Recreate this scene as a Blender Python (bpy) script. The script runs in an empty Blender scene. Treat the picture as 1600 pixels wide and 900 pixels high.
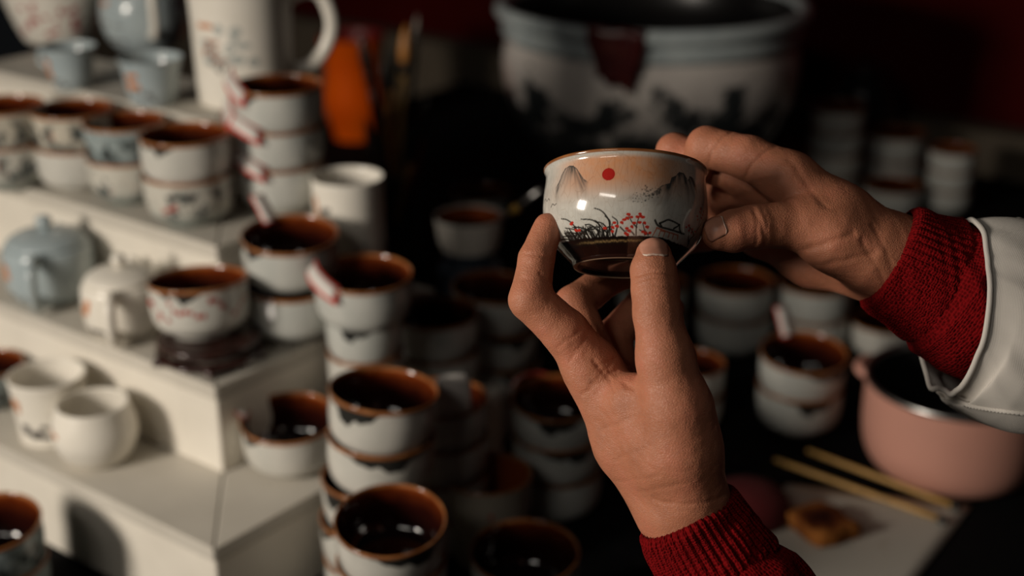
import bpy, math, random
import numpy as np
from mathutils import Vector, Matrix
from mathutils.bvhtree import BVHTree

PI = math.pi
SC = bpy.context.scene
COL = SC.collection
rng = random.Random(7)

# ------------------------------------------------------------------ camera
PITCH = math.radians(21.5)
CAM_Z = 0.65
FPX = 1600 / 36.0 * 50.0
cd = bpy.data.cameras.new('camera')
cd.lens = 50.0
cd.sensor_width = 36.0
cd.clip_start = 0.02
cd.dof.use_dof = True
cd.dof.focus_distance = 0.672
cd.dof.aperture_fstop = 4.5
cam = bpy.data.objects.new('camera', cd)
cam.location = (0, 0, CAM_Z)
cam.rotation_euler = (PI / 2 - PITCH, 0, 0)
COL.objects.link(cam)
SC.camera = cam

# ------------------------------------------------------------------ world, lights, exposure
w = bpy.data.worlds.new('room_dusk')
SC.world = w
w.use_nodes = True
w.node_tree.nodes['Background'].inputs[0].default_value = (0.9, 0.95, 1.0, 1)
w.node_tree.nodes['Background'].inputs[1].default_value = 0.004


def area(name, loc, target, sx, sy, power, color, spread=180):
    l = bpy.data.lights.new(name, 'AREA')
    l.shape = 'RECTANGLE'
    l.size = sx
    l.size_y = sy
    l.energy = power
    l.color = color
    l.spread = math.radians(spread)
    o = bpy.data.objects.new(name, l)
    o.location = loc
    d = Vector(target) - Vector(loc)
    o.rotation_euler = d.to_track_quat('-Z', 'Y').to_euler()
    COL.objects.link(o)
    return o


area('side_window', (-1.32, 0.10, 0.68), (-0.20, 1.05, 0.20), 0.30, 0.36, 11.0, (1.0, 0.90, 0.78), 130)
area('rear_window', (-1.05, -0.95, 1.75), (-0.1, 1.0, 0.2), 0.95, 0.13, 1.7, (1.0, 0.92, 0.82), 100)
SC.view_settings.view_transform = 'Standard'
SC.view_settings.look = 'None'
SC.view_settings.gamma = 1.0
SC.view_settings.use_curve_mapping = False
SC.view_settings.exposure = 0.0

# ------------------------------------------------------------------ geometry of the view (metres)
cP, sP = math.cos(PITCH), math.sin(PITCH)
CAM = np.array([0, 0, CAM_Z])
RV = np.array([1.0, 0, 0])
UV = np.array([0, sP, cP])
FV = np.array([0, cP, -sP])


def A(px, py, d):
    return CAM + d * (FV + (px - 800) / FPX * RV + (450 - py) / FPX * UV)


def on_plane(px, py, z):
    r = FV + (px - 800) / FPX * RV + (450 - py) / FPX * UV
    return CAM + r * ((z - CAM_Z) / r[2])


# ------------------------------------------------------------------ helpers
def mesh(name, V, Fc, mat=None, smooth=True):
    me = bpy.data.meshes.new(name)
    me.from_pydata([tuple(map(float, v)) for v in V], [], [tuple(map(int, f)) for f in Fc])
    if smooth:
        me.polygons.foreach_set('use_smooth', [True] * len(me.polygons))
    if mat:
        me.materials.append(mat)
    me.update()
    return me


def obj(name, me, parent=None, loc=(0, 0, 0), rot=(0, 0, 0)):
    o = bpy.data.objects.new(name, me)
    COL.objects.link(o)
    if parent:
        o.parent = parent
    o.location = loc
    o.rotation_euler = rot
    return o


def tag(o, label=None, cat=None, group=None, kind=None):
    if label: o['label'] = label
    if cat: o['category'] = cat
    if group: o['group'] = group
    if kind: o['kind'] = kind
    return o


def thing(name, label, cat, loc=(0, 0, 0), rotz=0, group=None, scale=1.0):
    o = bpy.data.objects.new(name, None)
    o.empty_display_size = 0.02
    COL.objects.link(o)
    o.location = tuple(map(float, loc))
    o.rotation_euler = (0, 0, rotz)
    o.scale = (scale,) * 3
    return tag(o, label, cat, group)


def spline(P, n):
    """Catmull-Rom through points, n samples per span."""
    P = np.array(P, float)
    Q = np.vstack([2 * P[0] - P[1], P, 2 * P[-1] - P[-2]])
    out = []
    for i in range(1, len(Q) - 2):
        for t in np.linspace(0, 1, n, endpoint=False):
            a, b, c, d = Q[i - 1], Q[i], Q[i + 1], Q[i + 2]
            out.append(0.5 * (2 * b + (c - a) * t + (2 * a - 5 * b + 4 * c - d) * t * t + (3 * b - a - 3 * c + d) * t ** 3))
    out.append(P[-1])
    return np.array(out)


def lathe(prof, seg=48, rfun=None):
    V, Fc, rows = [], [], []
    for r, z in prof:
        if r < 1e-6:
            rows.append([len(V)])
            V.append((0, 0, z))
        else:
            rows.append(list(range(len(V), len(V) + seg)))
            for k in range(seg):
                a = 2 * PI * k / seg
                rr = rfun(r, z, a) if rfun else r
                V.append((rr * math.cos(a), rr * math.sin(a), z))
    for A0, B0 in zip(rows[:-1], rows[1:]):
        for k in range(seg):
            k2 = (k + 1) % seg
            if len(A0) == 1 and len(B0) == 1:
                continue
            if len(A0) == 1:
                Fc.append((A0[0], B0[k2], B0[k]))
            elif len(B0) == 1:
                Fc.append((A0[k], A0[k2], B0[0]))
            else:
                Fc.append((A0[k], A0[k2], B0[k2], B0[k]))
    return V, Fc


def tube(P, R, seg=12, caps=True, flat=1.0):
    P = np.array(P, float)
    n = len(P)
    R = np.broadcast_to(np.array(R, float), (n,)) if np.ndim(R) == 0 else np.array(R, float)
    T = np.gradient(P, axis=0)
    T /= np.linalg.norm(T, axis=1)[:, None]
    up = np.array([0, 0, 1.0]) if abs(T[0][2]) < 0.9 else np.array([1.0, 0, 0])
    N = np.cross(T[0], up); N /= np.linalg.norm(N)
    V, Fc = [], []
    for i in range(n):
        N = N - T[i] * (N @ T[i]); N /= np.linalg.norm(N)
        B = np.cross(T[i], N)
        for k in range(seg):
            a = 2 * PI * k / seg
            V.append(P[i] + R[i] * (math.cos(a) * N + flat * math.sin(a) * B))
    for i in range(n - 1):
        for k in range(seg):
            k2 = (k + 1) % seg
            Fc.append((i * seg + k, i * seg + k2, (i + 1) * seg + k2, (i + 1) * seg + k))
    if caps:
        Fc.append(tuple(range(seg - 1, -1, -1)))
        Fc.append(tuple(range((n - 1) * seg, n * seg)))
    return V, Fc


def merge(*parts):
    V, Fc = [], []
    for v, f in parts:
        o = len(V)
        V += list(v)
        Fc += [tuple(i + o for i in q) for q in f]
    return V, Fc


def bevel_box(x0, x1, y0, y1, z0, z1, b=0.0012):
    """box with chamfered edges: 24 verts"""
    V, idx = [], {}
    for sx, X in ((0, x0), (1, x1)):
        for sy, Y in ((0, y0), (1, y1)):
            for sz, Z in ((0, z0), (1, z1)):
                dx, dy, dz = (b if sx == 0 else -b), (b if sy == 0 else -b), (b if sz == 0 else -b)
                idx[sx, sy, sz, 0] = len(V); V.append((X, Y + dy, Z + dz))
                idx[sx, sy, sz, 1] = len(V); V.append((X + dx, Y, Z + dz))
                idx[sx, sy, sz, 2] = len(V); V.append((X + dx, Y + dy, Z))
    Fc = []
    I = idx
    for s in (0, 1):
        q = [I[s, 0, 0, 0], I[s, 1, 0, 0], I[s, 1, 1, 0], I[s, 0, 1, 0]]; Fc.append(q if s else q[::-1])
        q = [I[0, s, 0, 1], I[0, s, 1, 1], I[1, s, 1, 1], I[1, s, 0, 1]]; Fc.append(q if s else q[::-1])
        q = [I[0, 0, s, 2], I[1, 0, s, 2], I[1, 1, s, 2], I[0, 1, s, 2]]; Fc.append(q if s else q[::-1])
    for a in (0, 1):
        for b2 in (0, 1):
            Fc.append([I[a, b2, 0, 0], I[a, b2, 1, 0], I[a, b2, 1, 1], I[a, b2, 0, 1]])
            Fc.append([I[a, 0, b2, 0], I[a, 1, b2, 0], I[a, 1, b2, 2], I[a, 0, b2, 2]])
            Fc.append([I[0, a, b2, 1], I[1, a, b2, 1], I[1, a, b2, 2], I[0, a, b2, 2]])
            for c in (0, 1):
                Fc.append([I[a, b2, c, 0], I[a, b2, c, 1], I[a, b2, c, 2]])
    return V, [tuple(f) for f in Fc]


def fix_normals(me):
    import bmesh
    bm = bmesh.new(); bm.from_mesh(me)
    bmesh.ops.recalc_face_normals(bm, faces=bm.faces)
    bm.to_mesh(me); bm.free()
    return me


# ------------------------------------------------------------------ materials
class Mat:
    def __init__(self, name):
        self.m = bpy.data.materials.new(name)
        self.m.use_nodes = True
        self.t = self.m.node_tree
        self.b = self.t.nodes['Principled BSDF']

    def n(self, typ, **kw):
        nd = self.t.nodes.new(typ)
        for k, v in kw.items():
            setattr(nd, k, v)
        return nd

    def link(self, a, b):
        self.t.links.new(a, b)

    def set(self, **kw):
        for k, v in kw.items():
            k = k.replace('_', ' ')
            self.b.inputs[k].default_value = v
        return self

    def coords(self, scale=(1, 1, 1), out='Object'):
        tc = self.n('ShaderNodeTexCoord')
        mp = self.n('ShaderNodeMapping')
        mp.inputs['Scale'].default_value = scale
        self.link(tc.outputs[out], mp.inputs[0])
        return mp.outputs[0]

    def noise(self, vec, scale, detail=3, rough=0.5):
        nz = self.n('ShaderNodeTexNoise')
        nz.inputs['Scale'].default_value = scale
        nz.inputs['Detail'].default_value = detail
        nz.inputs['Roughness'].default_value = rough
        if vec is not None: self.link(vec, nz.inputs['Vector'])
        return nz.outputs['Fac']

    def ramp(self, fac, stops):
        r = self.n('ShaderNodeValToRGB')
        while len(r.color_ramp.elements) < len(stops):
            r.color_ramp.elements.new(0.5)
        for e, (p, c) in zip(r.color_ramp.elements, stops):
            e.position = p
            e.color = (*c, 1) if len(c) == 3 else c
        self.link(fac, r.inputs[0])
        return r.outputs[0]

    def mix(self, fac, a, b, mode='MIX'):
        m = self.n('ShaderNodeMix', data_type='RGBA', blend_type=mode)
        for sock, v in ((m.inputs[0], fac), (m.inputs[6], a), (m.inputs[7], b)):
            if hasattr(v, 'is_output'): self.link(v, sock)
            else: sock.default_value = v if not isinstance(v, tuple) or len(v) == 4 else (*v, 1)
        return m.outputs[2]

    def math(self, op, a, b=None, clamp=False):
        m = self.n('ShaderNodeMath', operation=op, use_clamp=clamp)
        for i, v in enumerate((a, b)):
            if v is None: continue
            if hasattr(v, 'is_output'): self.link(v, m.inputs[i])
            else: m.inputs[i].default_value = v
        return m.outputs[0]

    def color(self, out):
        self.link(out, self.b.inputs['Base Color']); return self

    def bump(self, h, strength=0.3, dist=0.001, normal=None):
        b = self.n('ShaderNodeBump')
        b.inputs['Strength'].default_value = strength
        b.inputs['Distance'].default_value = dist
        self.link(h, b.inputs['Height'])
        if normal is not None: self.link(normal, b.inputs['Normal'])
        self.link(b.outputs[0], self.b.inputs['Normal'])
        return b.outputs[0]


def glaze(name, c1, c2, rough=0.16, scale=40, coat=0.25):
    m = Mat(name)
    v = m.coords()
    m.color(m.ramp(m.noise(v, scale, 4), [(0.35, c1), (0.7, c2)]))
    m.set(Roughness=rough, Coat_Weight=coat, Coat_Roughness=0.05)
    return m.m


def plain(name, c, rough=0.5, metal=0.0, scale=60, amt=0.12):
    m = Mat(name)
    v = m.coords()
    c2 = tuple(x * (1 - amt) for x in c)
    m.color(m.ramp(m.noise(v, scale, 3), [(0.3, c2), (0.7, c)]))
    m.set(Roughness=rough, Metallic=metal)
    return m.m


def sepz(m, vec):
    s = m.n('ShaderNodeSeparateXYZ')
    m.link(vec, s.inputs[0])
    return s.outputs


M = {}
M['cream'] = glaze('cream_glaze', (0.50, 0.49, 0.445), (0.60, 0.58, 0.53))
M['grey'] = glaze('pale_grey_glaze', (0.44, 0.45, 0.42), (0.54, 0.54, 0.50))
M['white'] = glaze('white_porcelain', (0.72, 0.68, 0.60), (0.78, 0.74, 0.66), 0.3, 30, 0.1)
M['celadon'] = glaze('celadon_glaze', (0.33, 0.39, 0.41), (0.41, 0.47, 0.48), 0.2, 25, 0.2)
M['rim'] = glaze('brown_lip_glaze', (0.22, 0.075, 0.022), (0.36, 0.145, 0.05), 0.16, 90, 0.5)
M['ink'] = plain('black_ink', (0.02, 0.02, 0.018), 0.3)
M['blossom'] = plain('red_blossom_paint', (0.36, 0.035, 0.022), 0.35)
M['orange_paint'] = plain('orange_paint', (0.55, 0.22, 0.09), 0.4)
M['dark_paint'] = plain('dark_grey_paint', (0.12, 0.11, 0.10), 0.4)
M['paper'] = plain('white_paper', (0.66, 0.62, 0.58), 0.7)
M['red_border'] = plain('red_border_paper', (0.55, 0.06, 0.04), 0.6)
M['metal'] = plain('steel', (0.62, 0.61, 0.59), 0.30, 1.0)
M['gold'] = plain('yellow_glint', (0.9, 0.55, 0.12), 0.5, 0.6)  # yellow highlight on the spoon, put into the colour
M['black'] = plain('black_lacquer', (0.012, 0.011, 0.011), 0.3)
M['bristle'] = plain('brush_bristle', (0.30, 0.27, 0.23), 0.8)
M['bamboo'] = plain('bamboo', (0.72, 0.42, 0.13), 0.45, 0, 200, 0.3)
M['orange_wood'] = plain('orange_wood', (0.62, 0.26, 0.06), 0.4, 0, 90, 0.3)
M['red_lacquer'] = plain('dark_red_lacquer', (0.20, 0.012, 0.012), 0.4)
M['red_cloth'] = plain('dark_red_cloth', (0.09, 0.003, 0.004), 0.95)
M['blue'] = plain('dark_blue_foot', (0.05, 0.07, 0.10), 0.3)


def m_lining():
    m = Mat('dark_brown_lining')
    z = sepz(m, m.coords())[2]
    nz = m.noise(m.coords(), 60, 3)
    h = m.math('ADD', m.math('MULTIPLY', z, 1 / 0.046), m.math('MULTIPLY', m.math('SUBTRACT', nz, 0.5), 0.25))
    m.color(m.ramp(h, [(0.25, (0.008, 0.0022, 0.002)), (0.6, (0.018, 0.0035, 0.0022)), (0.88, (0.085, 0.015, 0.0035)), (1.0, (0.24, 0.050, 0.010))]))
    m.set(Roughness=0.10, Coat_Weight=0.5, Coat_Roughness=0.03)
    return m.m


def m_landscape(name, ground, tint, seed):
    """glaze painted with a dim landscape: hills and trees as brushed blotches"""
    m = Mat(name)
    tc = m.coords()
    mp = m.n('ShaderNodeMapping'); mp.inputs['Location'].default_value = (seed, seed * 0.7, 0)
    mp.inputs['Scale'].default_value = (1, 1, 0.8)
    m.link(tc, mp.inputs[0])
    z = sepz(m, tc)[2]
    nz = m.noise(mp.outputs[0], 62, 5, 0.6)
    n2 = m.noise(mp.outputs[0], 160, 3, 0.6)
    hn = m.math('MULTIPLY', z, 1 / 0.046)
    base = m.ramp(hn, [(0.1, tint), (0.45, ground), (1.0, ground)])
    blot = m.ramp(nz, [(0.47, (0, 0, 0)), (0.54, (1, 1, 1))])
    zone = m.ramp(hn, [(0.2, (0.3, 0.3, 0.3)), (0.4, (1, 1, 1)), (0.75, (0.9, 0.9, 0.9)), (0.9, (0, 0, 0))])
    f = m.math('MULTIPLY', blot, zone)
    c = m.mix(f, base, (0.035, 0.045, 0.045))
    red = m.ramp(n2, [(0.66, (0, 0, 0)), (0.70, (1, 1, 1))])
    c = m.mix(m.math('MULTIPLY', red, m.math('MULTIPLY', zone, 0.7)), c, (0.40, 0.12, 0.06))
    m.color(c)
    m.set(Roughness=0.2, Coat_Weight=0.25, Coat_Roughness=0.05)
    return m.m


M['lining'] = m_lining()
M['land1'] = m_landscape('landscape_glaze_cream', (0.52, 0.50, 0.44), (0.27, 0.32, 0.30), 0.0)
M['land2'] = m_landscape('landscape_glaze_teal', (0.28, 0.33, 0.33), (0.16, 0.21, 0.22), 0.37)
M['land3'] = m_landscape('landscape_glaze_sand', (0.50, 0.46, 0.38), (0.24, 0.28, 0.27), 0.81)


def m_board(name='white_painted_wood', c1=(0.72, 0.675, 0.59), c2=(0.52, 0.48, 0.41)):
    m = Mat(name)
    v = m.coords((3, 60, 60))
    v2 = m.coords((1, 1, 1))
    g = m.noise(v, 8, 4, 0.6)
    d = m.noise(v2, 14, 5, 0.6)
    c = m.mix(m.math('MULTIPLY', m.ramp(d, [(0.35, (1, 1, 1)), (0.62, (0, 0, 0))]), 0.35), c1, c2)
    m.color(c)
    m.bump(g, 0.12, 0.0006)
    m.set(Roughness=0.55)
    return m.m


M['board'] = m_board()
M['tread'] = m_board('greyer_wood', (0.55, 0.515, 0.45), (0.40, 0.37, 0.315))  # darker, greyer board colour used on all treads


def m_wall():
    m = Mat('dark_red_wall')
    v = m.coords()
    m.color(m.ramp(m.noise(v, 6, 5, 0.6), [(0.3, (0.040, 0.0012, 0.001)), (0.7, (0.056, 0.0020, 0.0016))]))
    m.bump(m.noise(v, 120, 3), 0.1, 0.002)
    m.set(Roughness=0.8, Specular_IOR_Level=0.05)
    return m.m


def m_cloth():
    m = Mat('black_tablecloth')
    v = m.coords()
    f = m.ramp(m.noise(v, 55, 6, 0.75), [(0.58, (0.0025, 0.0025, 0.003)), (0.70, (0.016, 0.014, 0.013))])
    m.color(f)
    wv = m.n('ShaderNodeTexWave'); wv.inputs['Scale'].default_value = 320
    m.link(v, wv.inputs['Vector'])
    m.bump(wv.outputs['Fac'], 0.2, 0.0005)
    m.set(Roughness=0.9, Specular_IOR_Level=0.1)
    return m.m


M['wall'] = m_wall()
M['cloth'] = m_cloth()
M['floor'] = plain('dark_floor', (0.03, 0.025, 0.022), 0.6, 0, 5)
M['ledge'] = plain('beige_ledge', (0.11, 0.085, 0.058), 0.8, 0, 8, 0.25)

# ------------------------------------------------------------------ the setting
YAW = math.radians(52.5)
uD = np.array([-math.sin(YAW), math.cos(YAW), 0])      # along wall and stand, away to the left
vD = np.array([math.cos(YAW), math.sin(YAW), 0])       # towards the wall


def uv(u, v, z=0.0, o=(0, 0, 0)):
    return np.array(o) + u * uD + v * vD + np.array([0, 0, z])


# local frame: x = -uD (to the right along wall), y = vD (towards wall)
ROT = math.atan2(-uD[1], -uD[0])
fl = obj('floor', mesh('floor', *bevel_box(-3.2, 3.2, -2.6, 2.30, -0.82, -0.75), M['floor'], False), None, (0, 0, 0), (0, 0, ROT))
tag(fl, kind='structure')
wb = obj('wall_back', mesh('wall_back', *bevel_box(-3.2, 3.2, 2.20, 2.32, -0.75, 1.9), M['wall'], False), None, (0, 0, 0), (0, 0, ROT))
tag(wb, kind='structure')
tr = obj('trim_1', mesh('trim_1', *bevel_box(-3.2, 3.2, 2.135, 2.20, -0.75, 0.068, 0.006), M['ledge'], False), None, (0, 0, 0), (0, 0, ROT))
tag(tr, kind='structure')

tb = thing('table', 'large table under a black speckled cloth carrying all the tea ware', 'table', uv(0, 1.2, -0.75), ROT)
obj('table_top', mesh('table_top', *bevel_box(-1.75, 1.75, -0.92, 0.93, 0.715, 0.7495, 0.004), M['black'], False), tb)
# cloth: a thin skirted sheet
cl = bevel_box(-1.755, 1.755, -0.925, 0.932, 0.7495, 0.750, 0.0002)
ck = bevel_box(-1.758, 1.758, -0.928, -0.925, 0.42, 0.7497, 0.001)
obj('tablecloth', mesh('tablecloth', *cl, M['cloth'], False), tb)
obj('cloth_skirt', mesh('cloth_skirt', *ck, M['cloth'], False), tb)
for sx in (-1.6, 1.6):
    for sy in (-0.8, 0.8):
        obj('leg', mesh('leg', *bevel_box(sx - .03, sx + .03, sy - .03, sy + .03, 0, 0.715, .003), M['black'], False), tb)

# ------------------------------------------------------------------ stepped display stand
C1 = np.array([-0.2221, 0.9146, 0.0])
TR, RIS, ULEN, VLEN = 0.083, 0.078, 0.64, 0.354
TOPS = [0.080, 0.158, 0.236, 0.314]
st = thing('display_stand', 'white painted wooden display stand of four corner steps', 'display stand', C1)
TH = 0.012


def prism(poly, z0, z1):
    n = len(poly)
    V = [(*p[:2], z0) for p in poly] + [(*p[:2], z1) for p in poly]
    Fc = [tuple(range(n - 1, -1, -1)), tuple(range(n, 2 * n))]
    Fc += [(i, (i + 1) % n, n + (i + 1) % n, n + i) for i in range(n)]
    return V, Fc


def q(u, v):
    p = u * uD + v * vD
    return (p[0], p[1])


GAP = 0.0007
for k in range(4):
    o_ = k * TR
    zt = TOPS[k]
    zb = TOPS[k - 1] if k else 0.0
    inner = o_ + TR + 0.03 if k < 3 else None
    # treads, mitred at the corner; the left one runs along u, the right one along v
    d = (TR + 0.02) if k < 3 else (VLEN - o_)
    if k < 3:
        left = [q(o_ + GAP, o_), q(ULEN, o_), q(ULEN, o_ + d), q(o_ + d + GAP, o_ + d)]
        right = [q(o_, o_ + GAP), q(o_ + d, o_ + d + GAP), q(o_ + d, VLEN), q(o_, VLEN)]
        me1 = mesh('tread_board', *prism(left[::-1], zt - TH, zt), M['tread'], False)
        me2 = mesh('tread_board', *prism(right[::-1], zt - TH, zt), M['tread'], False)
        for me in (me1, me2):
            fix_normals(me); ob = obj('tread_board', me, st)
            bv = ob.modifiers.new('edge', 'BEVEL'); bv.width = 0.0012; bv.segments = 2
    else:
        half = (VLEN - o_)
        left = [q(o_ + GAP, o_), q(ULEN, o_), q(ULEN, VLEN), q(o_ + half + GAP, VLEN)]
        right = [q(o_, o_ + GAP), q(o_ + half, VLEN), q(o_, VLEN)]
        for pl in (left, right):
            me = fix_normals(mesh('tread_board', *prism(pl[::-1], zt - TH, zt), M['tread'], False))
            ob = obj('tread_board', me, st)
            bv = ob.modifiers.new('edge', 'BEVEL'); bv.width = 0.001; bv.segments = 2
    rt = zt - TH - (0.0018 if k == 0 else 0.0006)
    ins = 0.0026 if k == 0 else 0.0004
    l2 = [q(o_ + ins, o_ + ins), q(ULEN, o_ + ins), q(ULEN, o_ + ins + .010), q(o_ + ins + .010, o_ + ins + .010)]
    r2 = [q(o_ + ins, o_ + ins), q(o_ + ins + .010, o_ + ins + .010), q(o_ + ins + .010, VLEN), q(o_ + ins, VLEN)]
    for pl in (l2, r2):
        ob = obj('riser_board', fix_normals(mesh('riser_board', *prism(pl, zb, rt), M['board'], False)), st)
        bv = ob.modifiers.new('edge', 'BEVEL'); bv.width = 0.0008; bv.segments = 1
# end panel and back panel closing the stand
for k in range(4):
    pl = [q(k * TR + .012, VLEN - .012), q(ULEN - 0.01, VLEN - .012), q(ULEN - 0.01, VLEN), q(k * TR + .012, VLEN)]
    zb = TOPS[k - 1] - TH if k else 0.0
    obj('back_panel', fix_normals(mesh('back_panel', *prism(pl, zb, TOPS[k] - TH - .001), M['board'], False)), st)

# ------------------------------------------------------------------ tea cups
CH, CPITCH = 0.046, 0.034
OUT = [(0.0, .002), (.0195, .002), (.0205, 0), (.0218, 0), (.0222, .003), (.0265, .0048), (.0330, .0085), (.0370, .0140), (.0388, .0215), (.0395, .030), (.0393, .038), (.0394, .0435)]
INN = [(.0383, .0445), (.0378, .038), (.0378, .030), (.0370, .022), (.0350, .015), (.0305, .0095), (.022, .0065), (.010, .0052), (0, .005)]
LIP = [(.0394, .0430), (.0399, .0445), (.0401, .0455), (.0398, .0462), (.0390, .0464), (.0383, .0458), (.0382, .0440)]


def prof_s(P, n=4):
    s = spline(P, n)
    s[:, 0] = np.maximum(s[:, 0], 0)
    return [tuple(x) for x in s]


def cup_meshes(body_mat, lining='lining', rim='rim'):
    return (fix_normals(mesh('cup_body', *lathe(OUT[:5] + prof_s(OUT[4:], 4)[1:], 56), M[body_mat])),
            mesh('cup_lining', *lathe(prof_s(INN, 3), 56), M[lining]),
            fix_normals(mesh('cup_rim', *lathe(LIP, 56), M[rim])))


def out_r(z):
    o = np.array(OUT[4:])
    return float(np.interp(z, o[:, 1], o[:, 0]))


def ink_patch(seed, half=0.6, depth=0.012, top=0.0432):
    r = random.Random(seed)
    ph = [r.uniform(0, 6) for _ in range(4)]
    cols, rows = 30, 5
    V, Fc = [], []
    for i in range(cols + 1):
        t = -1 + 2 * i / cols
        d = depth * max(0.04, (1 - abs(t) ** 2.5)) * (0.65 + 0.3 * math.sin(3.1 * t + ph[0]) + 0.22 * math.sin(7.3 * t + ph[1]) + 0.1 * math.sin(17 * t + ph[2]))
        d = max(d, 0.0006)
        for j in range(rows + 1):
            z = top - d * j / rows
            rr = out_r(z) + 0.00025
            V.append((rr * math.cos(t * half), rr * math.sin(t * half), z))
    for i in range(cols):
        for j in range(rows):
            a = i * (rows + 1) + j
            Fc.append((a, a + 1, a + rows + 2, a + rows + 1))
    return fix_normals(mesh('ink_mark', V, Fc, M['ink']))


def dab(th, z, a, b, rfun, n=9):
    """small painted leaf-shaped dab lying on a lathe wall"""
    V = []
    r0 = rfun(z)
    V.append(((r0 + .0004) * math.cos(th), (r0 + .0004) * math.sin(th), z))
    for k in range(n):
        w_ = 2 * PI * k / n
        zz = z + b * math.sin(w_)
        rr = rfun(zz) + 0.0003
        t2 = th + a * math.cos(w_) / rr
        V.append((rr * math.cos(t2), rr * math.sin(t2), zz))
    return V, [(0, 1 + k, 1 + (k + 1) % n) for k in range(n)]


CUPS = {k: cup_meshes(k) for k in ('cream', 'grey', 'land1', 'land2', 'land3')}
INKS = [ink_patch(3, 0.62, 0.012), ink_patch(8, 0.8, 0.010), ink_patch(15, 0.45, 0.009)]
bl = []
rb = random.Random(5)
for i in range(26):
    t = -1.5 + 3.0 * i / 25
    zc = 0.030 - 0.006 * math.sin(i * 0.9) - 0.008 * (i < 7) * rb.random()
    for _ in range(2 if i < 8 else 1):
        bl.append(dab(t + rb.uniform(-.05, .05), zc + rb.uniform(-.007, .004), rb.uniform(.0014, .0026), rb.uniform(.0014, .0028), out_r))
BLOSSOM = mesh('painted_blossoms', *merge(*bl), M['blossom'])
# a small painted bird or boat: a few dark and red dabs
BIRD = mesh('painted_bird', *merge(dab(0, .022, .005, .0015, out_r), dab(.12, .024, .0025, .003, out_r), dab(-.13, .019, .003, .0014, out_r)), M['blossom'])


def strip(phi0, phi1, z0, z1, r0, r1, width, off, ext, mat, name):
    """paper strip lying over the lip from phi0 to phi1"""
    V, Fc = [], []
    n = 12
    for i in range(n + 1):
        t = i / n
        te = -ext + t * (1 + 2 * ext)
        ph = phi0 + (phi1 - phi0) * te
        r = r0 + (r1 - r0) * te
        z = z0 + (z1 - z0) * te + 0.002 * math.sin(PI * t)
        c = np.array([r * math.cos(ph), r * math.sin(ph), z + off])
        rad = np.array([math.cos(ph), math.sin(ph), 0.0])
        side = rad * 0.55 + np.array([0, 0, -0.83])
        nrm = rad * 0.83 + np.array([0, 0, 0.55])
        for s in (-0.5, 0.5):
            for tt in (0, 0.0004):
                V.append(c + side * s * width + nrm * (tt + off))
    for i in range(n):
        a = i * 4
        b = a + 4
        Fc += [(a, b, b + 2, a + 2), (a + 1, a + 3, b + 3, b + 1), (a, a + 1, b + 1, b), (a + 2, b + 2, b + 3, a + 3)]
    Fc += [(0, 2, 3, 1), (n * 4, n * 4 + 1, n * 4 + 3, n * 4 + 2)]
    return fix_normals(mesh(name, V, Fc, M[mat], True))


def add_tag(cup, phi, span=0.75, dz=0.0, rr=0.041, tilt=0.012):
    b = obj('paper_tag', strip(phi - span / 2, phi + span / 2, .046 + dz + tilt / 2, .046 + dz - tilt / 2, rr, rr, .0100, 0.0006, 0.0, 'paper', 'paper_tag'), cup)
    obj('tag_border', strip(phi - span / 2, phi + span / 2, .046 + dz + tilt / 2, .046 + dz - tilt / 2, rr, rr, .0150, 0.0, 0.09, 'red_border', 'tag_border'), b)


def card_strip(name, mat, phi, L0, L1, wid, off, up, r0=.0385, z0=.0465):
    d = np.array([math.cos(phi) * math.cos(up), math.sin(phi) * math.cos(up), math.sin(up)])
    sd = np.array([-math.sin(phi), math.cos(phi), 0])
    nn = np.cross(d, sd)
    V, Fc = [], []
    n = 6
    for i in range(n + 1):
        l = L0 + (L1 - L0) * i / n
        c = np.array([r0 * math.cos(phi), r0 * math.sin(phi), z0]) + d * l + nn * (off - 3.0 * (l - .012) ** 2)
        for sg in (-.5, .5):
            for tt in (-.0002, .0002):
                V.append(c + sd * sg * wid + nn * tt)
    for i in range(n):
        a = i * 4; b = a + 4
        Fc += [(a, b, b + 2, a + 2), (a + 1, a + 3, b + 3, b + 1), (a, a + 1, b + 1, b), (a + 2, b + 2, b + 3, a + 3)]
    Fc += [(0, 2, 3, 1), (n * 4, n * 4 + 1, n * 4 + 3, n * 4 + 2)]
    return fix_normals(mesh(name, V, Fc, M[mat], True))


def stick_tag(cup, phi, up=0.5, L=.028, side=1):
    b = obj('paper_tag', card_strip('paper_tag', 'paper', phi, -.004, L, .0095, .0006 * side, up), cup)
    obj('tag_border', card_strip('tag_border', 'red_border', phi, -.0055, L + .0015, .0122, 0.0, up), b)


def cup(label, loc, kind='cream', D=0.08, rot=0.0, ink=None, tilt=None, group=None, name='tea_cup'):
    t = thing(name, label, 'cup', loc, rot, group, D / 0.08)
    if tilt:
        ax = Vector((math.cos(tilt[1]), math.sin(tilt[1]), 0))
        t.rotation_euler = (Matrix.Rotation(tilt[0], 3, ax) @ Matrix.Rotation(rot, 3, 'Z')).to_euler()
    b, l, r = CUPS[kind]
    obj('cup_body', b, t); obj('cup_lining', l, t); obj('cup_rim', r, t)
    if ink is not None:
        obj('ink_mark', INKS[ink], t)
    return t


ORD = {1: ['single'], 2: ['top', 'bottom'], 3: ['top', 'middle', 'bottom'], 4: ['top', 'second', 'third', 'bottom'], 5: ['top', 'second', 'third', 'fourth', 'bottom']}


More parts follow.
